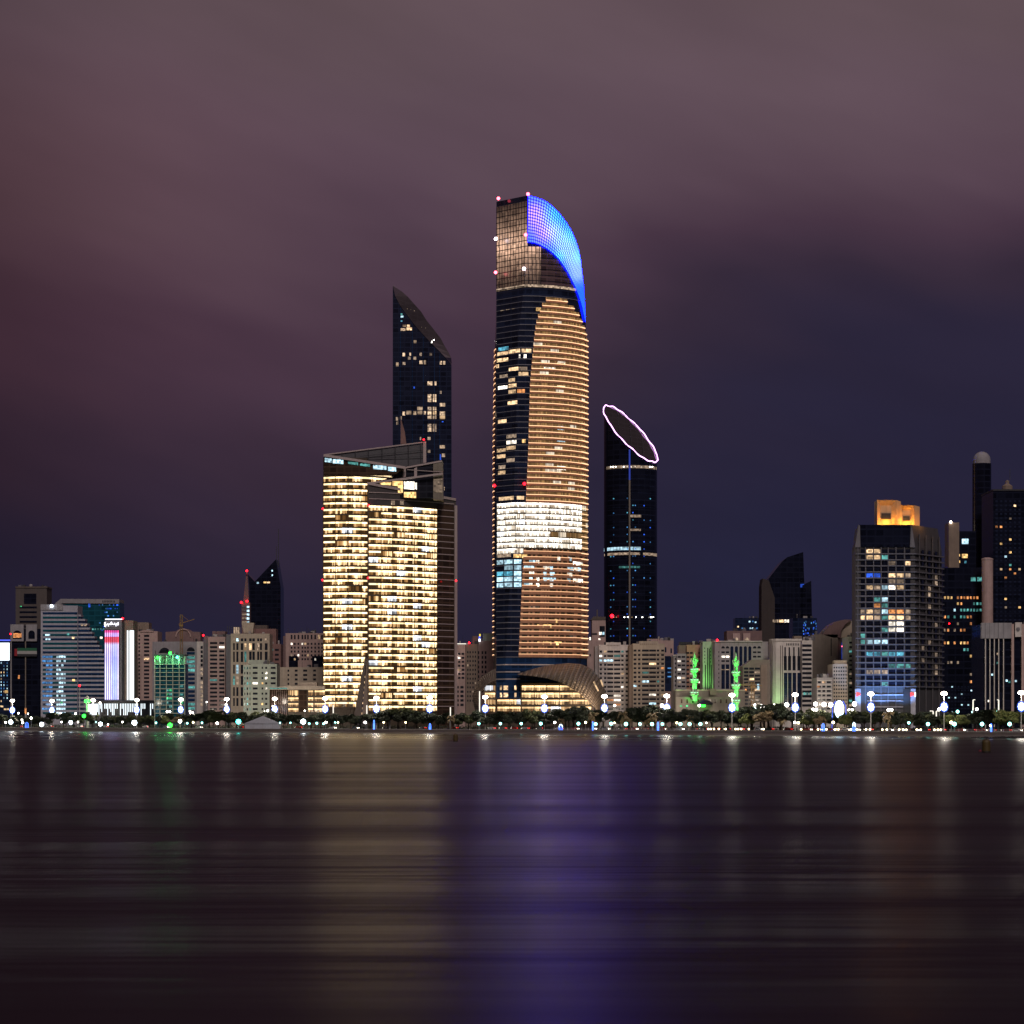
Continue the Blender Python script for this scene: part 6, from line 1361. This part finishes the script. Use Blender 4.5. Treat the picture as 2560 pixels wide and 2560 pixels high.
# hedge, ground cover between the trees
b = MB(); rh = random.Random(4)
for _ in range(9000):
    x = rh.uniform(-420, 300); p = Vector((x, shoreline(x, rh.uniform(53.5, 57)), G+rh.uniform(0, 1.9))); u = Vector((rh.gauss(0, 1), rh.gauss(0, 1), rh.gauss(0, .6))).normalized(); v = u.orthogonal().normalized()
    b.face([p-u*.5, p-v*.35, p+u*.5, p+v*.35])
tag(b.build('hedge', 'leaf_dark'), 'dark hedge mass running along the back of the shore road', 'hedge', kind='stuff')
def make_palm(seed):
    rd = random.Random(seed); r = empty('palm_tree', (0, 0, 0), 'x', 'palm tree', 'palms along the shore road')
    b = MB(); b.tube([(0, 0, 0), (.1, 0, 2), (0, 0, 4.2)], .3, 8, .22); b.build('trunk', 'palm_bark', r)
    b = MB()
    for k in range(34):
        a = k*2.4; el = rd.uniform(-.35, 1.25); L_ = rd.uniform(2.6, 3.4); px_, pz = 0, 4.2; pts = []
        for j in range(7):
            t_ = j/6; e = el-1.5*t_*t_; 
            if j: px_ += math.cos(e)*L_/6; pz += math.sin(e)*L_/6
            pts.append((px_*math.cos(a), px_*math.sin(a), pz))
        for j in range(6):
            w = .42*(1-abs(j/6-.4)); sx, sy = -math.sin(a)*w, math.cos(a)*w; p, q_ = pts[j], pts[j+1]
            for s_ in (-1, 1): b.face([p, q_, (q_[0]+s_*sx, q_[1]+s_*sy, q_[2]-.25), (p[0]+s_*sx, p[1]+s_*sy, p[2]-.3)])
    b.build('fronds', 'leaf_dry', r); return r
pp = make_palm(1)
for i, (px, py, s_, lab) in enumerate(((1483, 1782, 1.15, 'pale palm under the right end of the lattice canopy'), (1557, 1780, 1.0, 'palm before the white apartments'), (1632, 1783, 1.2, 'wide pale palm before the beige apartments'), (1405, 1797, .8, 'low palm before the tower podium'), (1725, 1791, .8, 'dim palm before the first minaret'), (2220, 1780, 1.1, 'palm at the foot of the lantern tower'), (1955, 1792, .9, 'low palm before the finned white building'), (1128, 1789, .9, 'palm right of the gold slabs'))):
    D = shore(px)+52.6; s2 = (H+(YH-py)*D/F-G)/5.6; loc = ((px-1280)*D/F, D, G)
    if i == 0: pp.location = loc; pp.scale = (s_*1.1, s_*1.1, s2); pp['label'] = lab
    else: dup(pp, loc, i*1.3, (s_*1.1, s_*1.1, s2), lab)
for px in (1483, 1632, 1557, 2220):
    p_ = pl(px, 47, 3.2); light('palm_uplight', p_, 700, (1, .8, .5), .3)
# street light pools: one point light per tall lamp
for i, (px, py) in enumerate(lamps):
    D = (20.0-H)*F/(YH-py); light('street_light', ((px-1280)*D/F, D-2.6, G+16.5), 5000, (1, .88, .72), 1.2)
# ------------------------------------------------------------------ buoys
def buoy(px, bot, D, r, h, label):
    o = empty('buoy', ((px-1280)*D/F, D, 0), label, 'buoy', 'channel buoys')
    b = MB(); b.lathe([(r*.9, -.3), (r, 0), (r, h*.12)], 20); b.build('waterline_band', 'buoy_dark', o)
    b = MB(); b.lathe([(r*.98, h*.12), (r*1.0, h*.8), (r*.85, h*.93), (r*.45, h), (.05, h)], 20); b.build('float', 'buoy_yellow', o)
    b = MB(); b.tube([(0, 0, h), (0, 0, h+.25)], .1, 6); b.build('top_eye', 'buoy_dark', o)
buoy(1139, 1854, H*F/59, .86, 2.7, 'small dark yellow drum buoy below the gold slab reflection')
buoy(2465.5, 1881, H*F/86, 1.08, 3.2, 'larger dark yellow drum buoy near the right edge')
o = empty('float_ball', ((2450-1280)*640/F, 640, 0), 'tiny dark red float beside the larger yellow buoy', 'float'); b = MB(); b.ball((0, 0, .1), .42, 12, 8); b.build('ball', 'buoy_red', o); b = MB(); b.tube([(0, 0, .5), (0, 0, .7)], .08, 6); b.build('eyelet', 'buoy_dark', o)
# ------------------------------------------------------------------ night sky
w = bpy.data.worlds.new('World'); sc.world = w; w.use_nodes = True
t = NT(w.node_tree); bg = w.node_tree.nodes['Background']
d = t.sep(t.n('ShaderNodeTexCoord').outputs['Generated'])
x, z = d[0], d[2]
warp = t.noise(t.comb(t.m('MULTIPLY', x, 3.0), d[1], t.m('ADD', t.m('MULTIPLY', z, 9.0), t.m('MULTIPLY', x, 2.4))), 1.4, 3, .5)
drop = t.m('MULTIPLY', t.m('MULTIPLY', t.smooth(x, -.03, .13), t.smooth(t.m('ADD', z, t.m('MULTIPLY', warp, .06)), .258, .165)), .080)
ze = t.m('ADD', t.m('SUBTRACT', z, drop), t.m('MULTIPLY', t.m('SUBTRACT', warp, .5), .14))
def L3(r, g, b_): f = lambda c: (c/255/12.92 if c/255 <= .04045 else ((c/255+.055)/1.055)**2.4); return (f(r), f(g), f(b_))
col = t.ramp(t.m('DIVIDE', ze, .32), [(0, L3(37, 37, 60)), (.2, L3(43, 38, 57)), (.34, L3(55, 44, 59)), (.48, L3(74, 56, 70)), (.62, L3(91, 72, 83)), (.78, L3(99, 81, 89)), (1, L3(99, 83, 85))])
lf = t.m('MULTIPLY', t.smooth(x, -.02, -.24), t.m('MULTIPLY', t.m('MULTIPLY', t.smooth(z, .02, .10), t.smooth(z, .30, .20)), .9))
col = t.mix(lf, col, t.mix(1.0, col, (1.0, .80, .76, 1), 'MULTIPLY'))
streak = t.noise(t.comb(t.m('ADD', t.m('MULTIPLY', x, 5.0), t.m('MULTIPLY', z, 2.0)), 2.0, t.m('ADD', t.m('MULTIPLY', z, 14.0), t.m('MULTIPLY', x, 3.6))), 1.0, 4, .5)
k = t.m('ADD', .60, t.m('MULTIPLY', streak, .78))
edge = t.m('SUBTRACT', 1.0, t.m('MULTIPLY', t.smooth(x, -.12, -.23), .30))
k = t.m('MULTIPLY', k, edge)
t.put(bg.inputs['Color'], t.mix(1.0, col, t.comb(k, t.m('MULTIPLY', k, .975), t.m('MULTIPLY', k, 1.02)), 'MULTIPLY')); bg.inputs['Strength'].default_value = .95
# fill light added for the facades: one weak, very soft directional lamp behind the camera
s = bpy.data.lights.new('facade_fill', 'SUN'); s.energy = 1.35; s.angle = math.radians(12); s.color = (1, .86, .80)
so = bpy.data.objects.new('facade_fill', s); COL.objects.link(so)
so.rotation_euler = (math.radians(52), 0, math.radians(7))
# ------------------------------------------------------------------ camera and render settings
cam = bpy.data.cameras.new('Camera'); co = bpy.data.objects.new('Camera', cam); COL.objects.link(co)
co.location = (0, 0, H); co.rotation_euler = (math.radians(90), 0, 0)
cam.sensor_width = 36; cam.lens = 36*F/2560; cam.shift_y = (YH-1280)/2560; cam.clip_start = 1; cam.clip_end = 60000
sc.camera = co
sc.view_settings.view_transform = 'Standard'; sc.view_settings.look = 'None'; sc.view_settings.exposure = 0; sc.view_settings.gamma = 1
sc.cycles.use_denoising = True; sc.cycles.max_bounces = 4; sc.cycles.diffuse_bounces = 2; sc.cycles.glossy_bounces = 3
sc.cycles.caustics_reflective = False; sc.cycles.caustics_refractive = False; sc.cycles.sample_clamp_indirect = 3.0
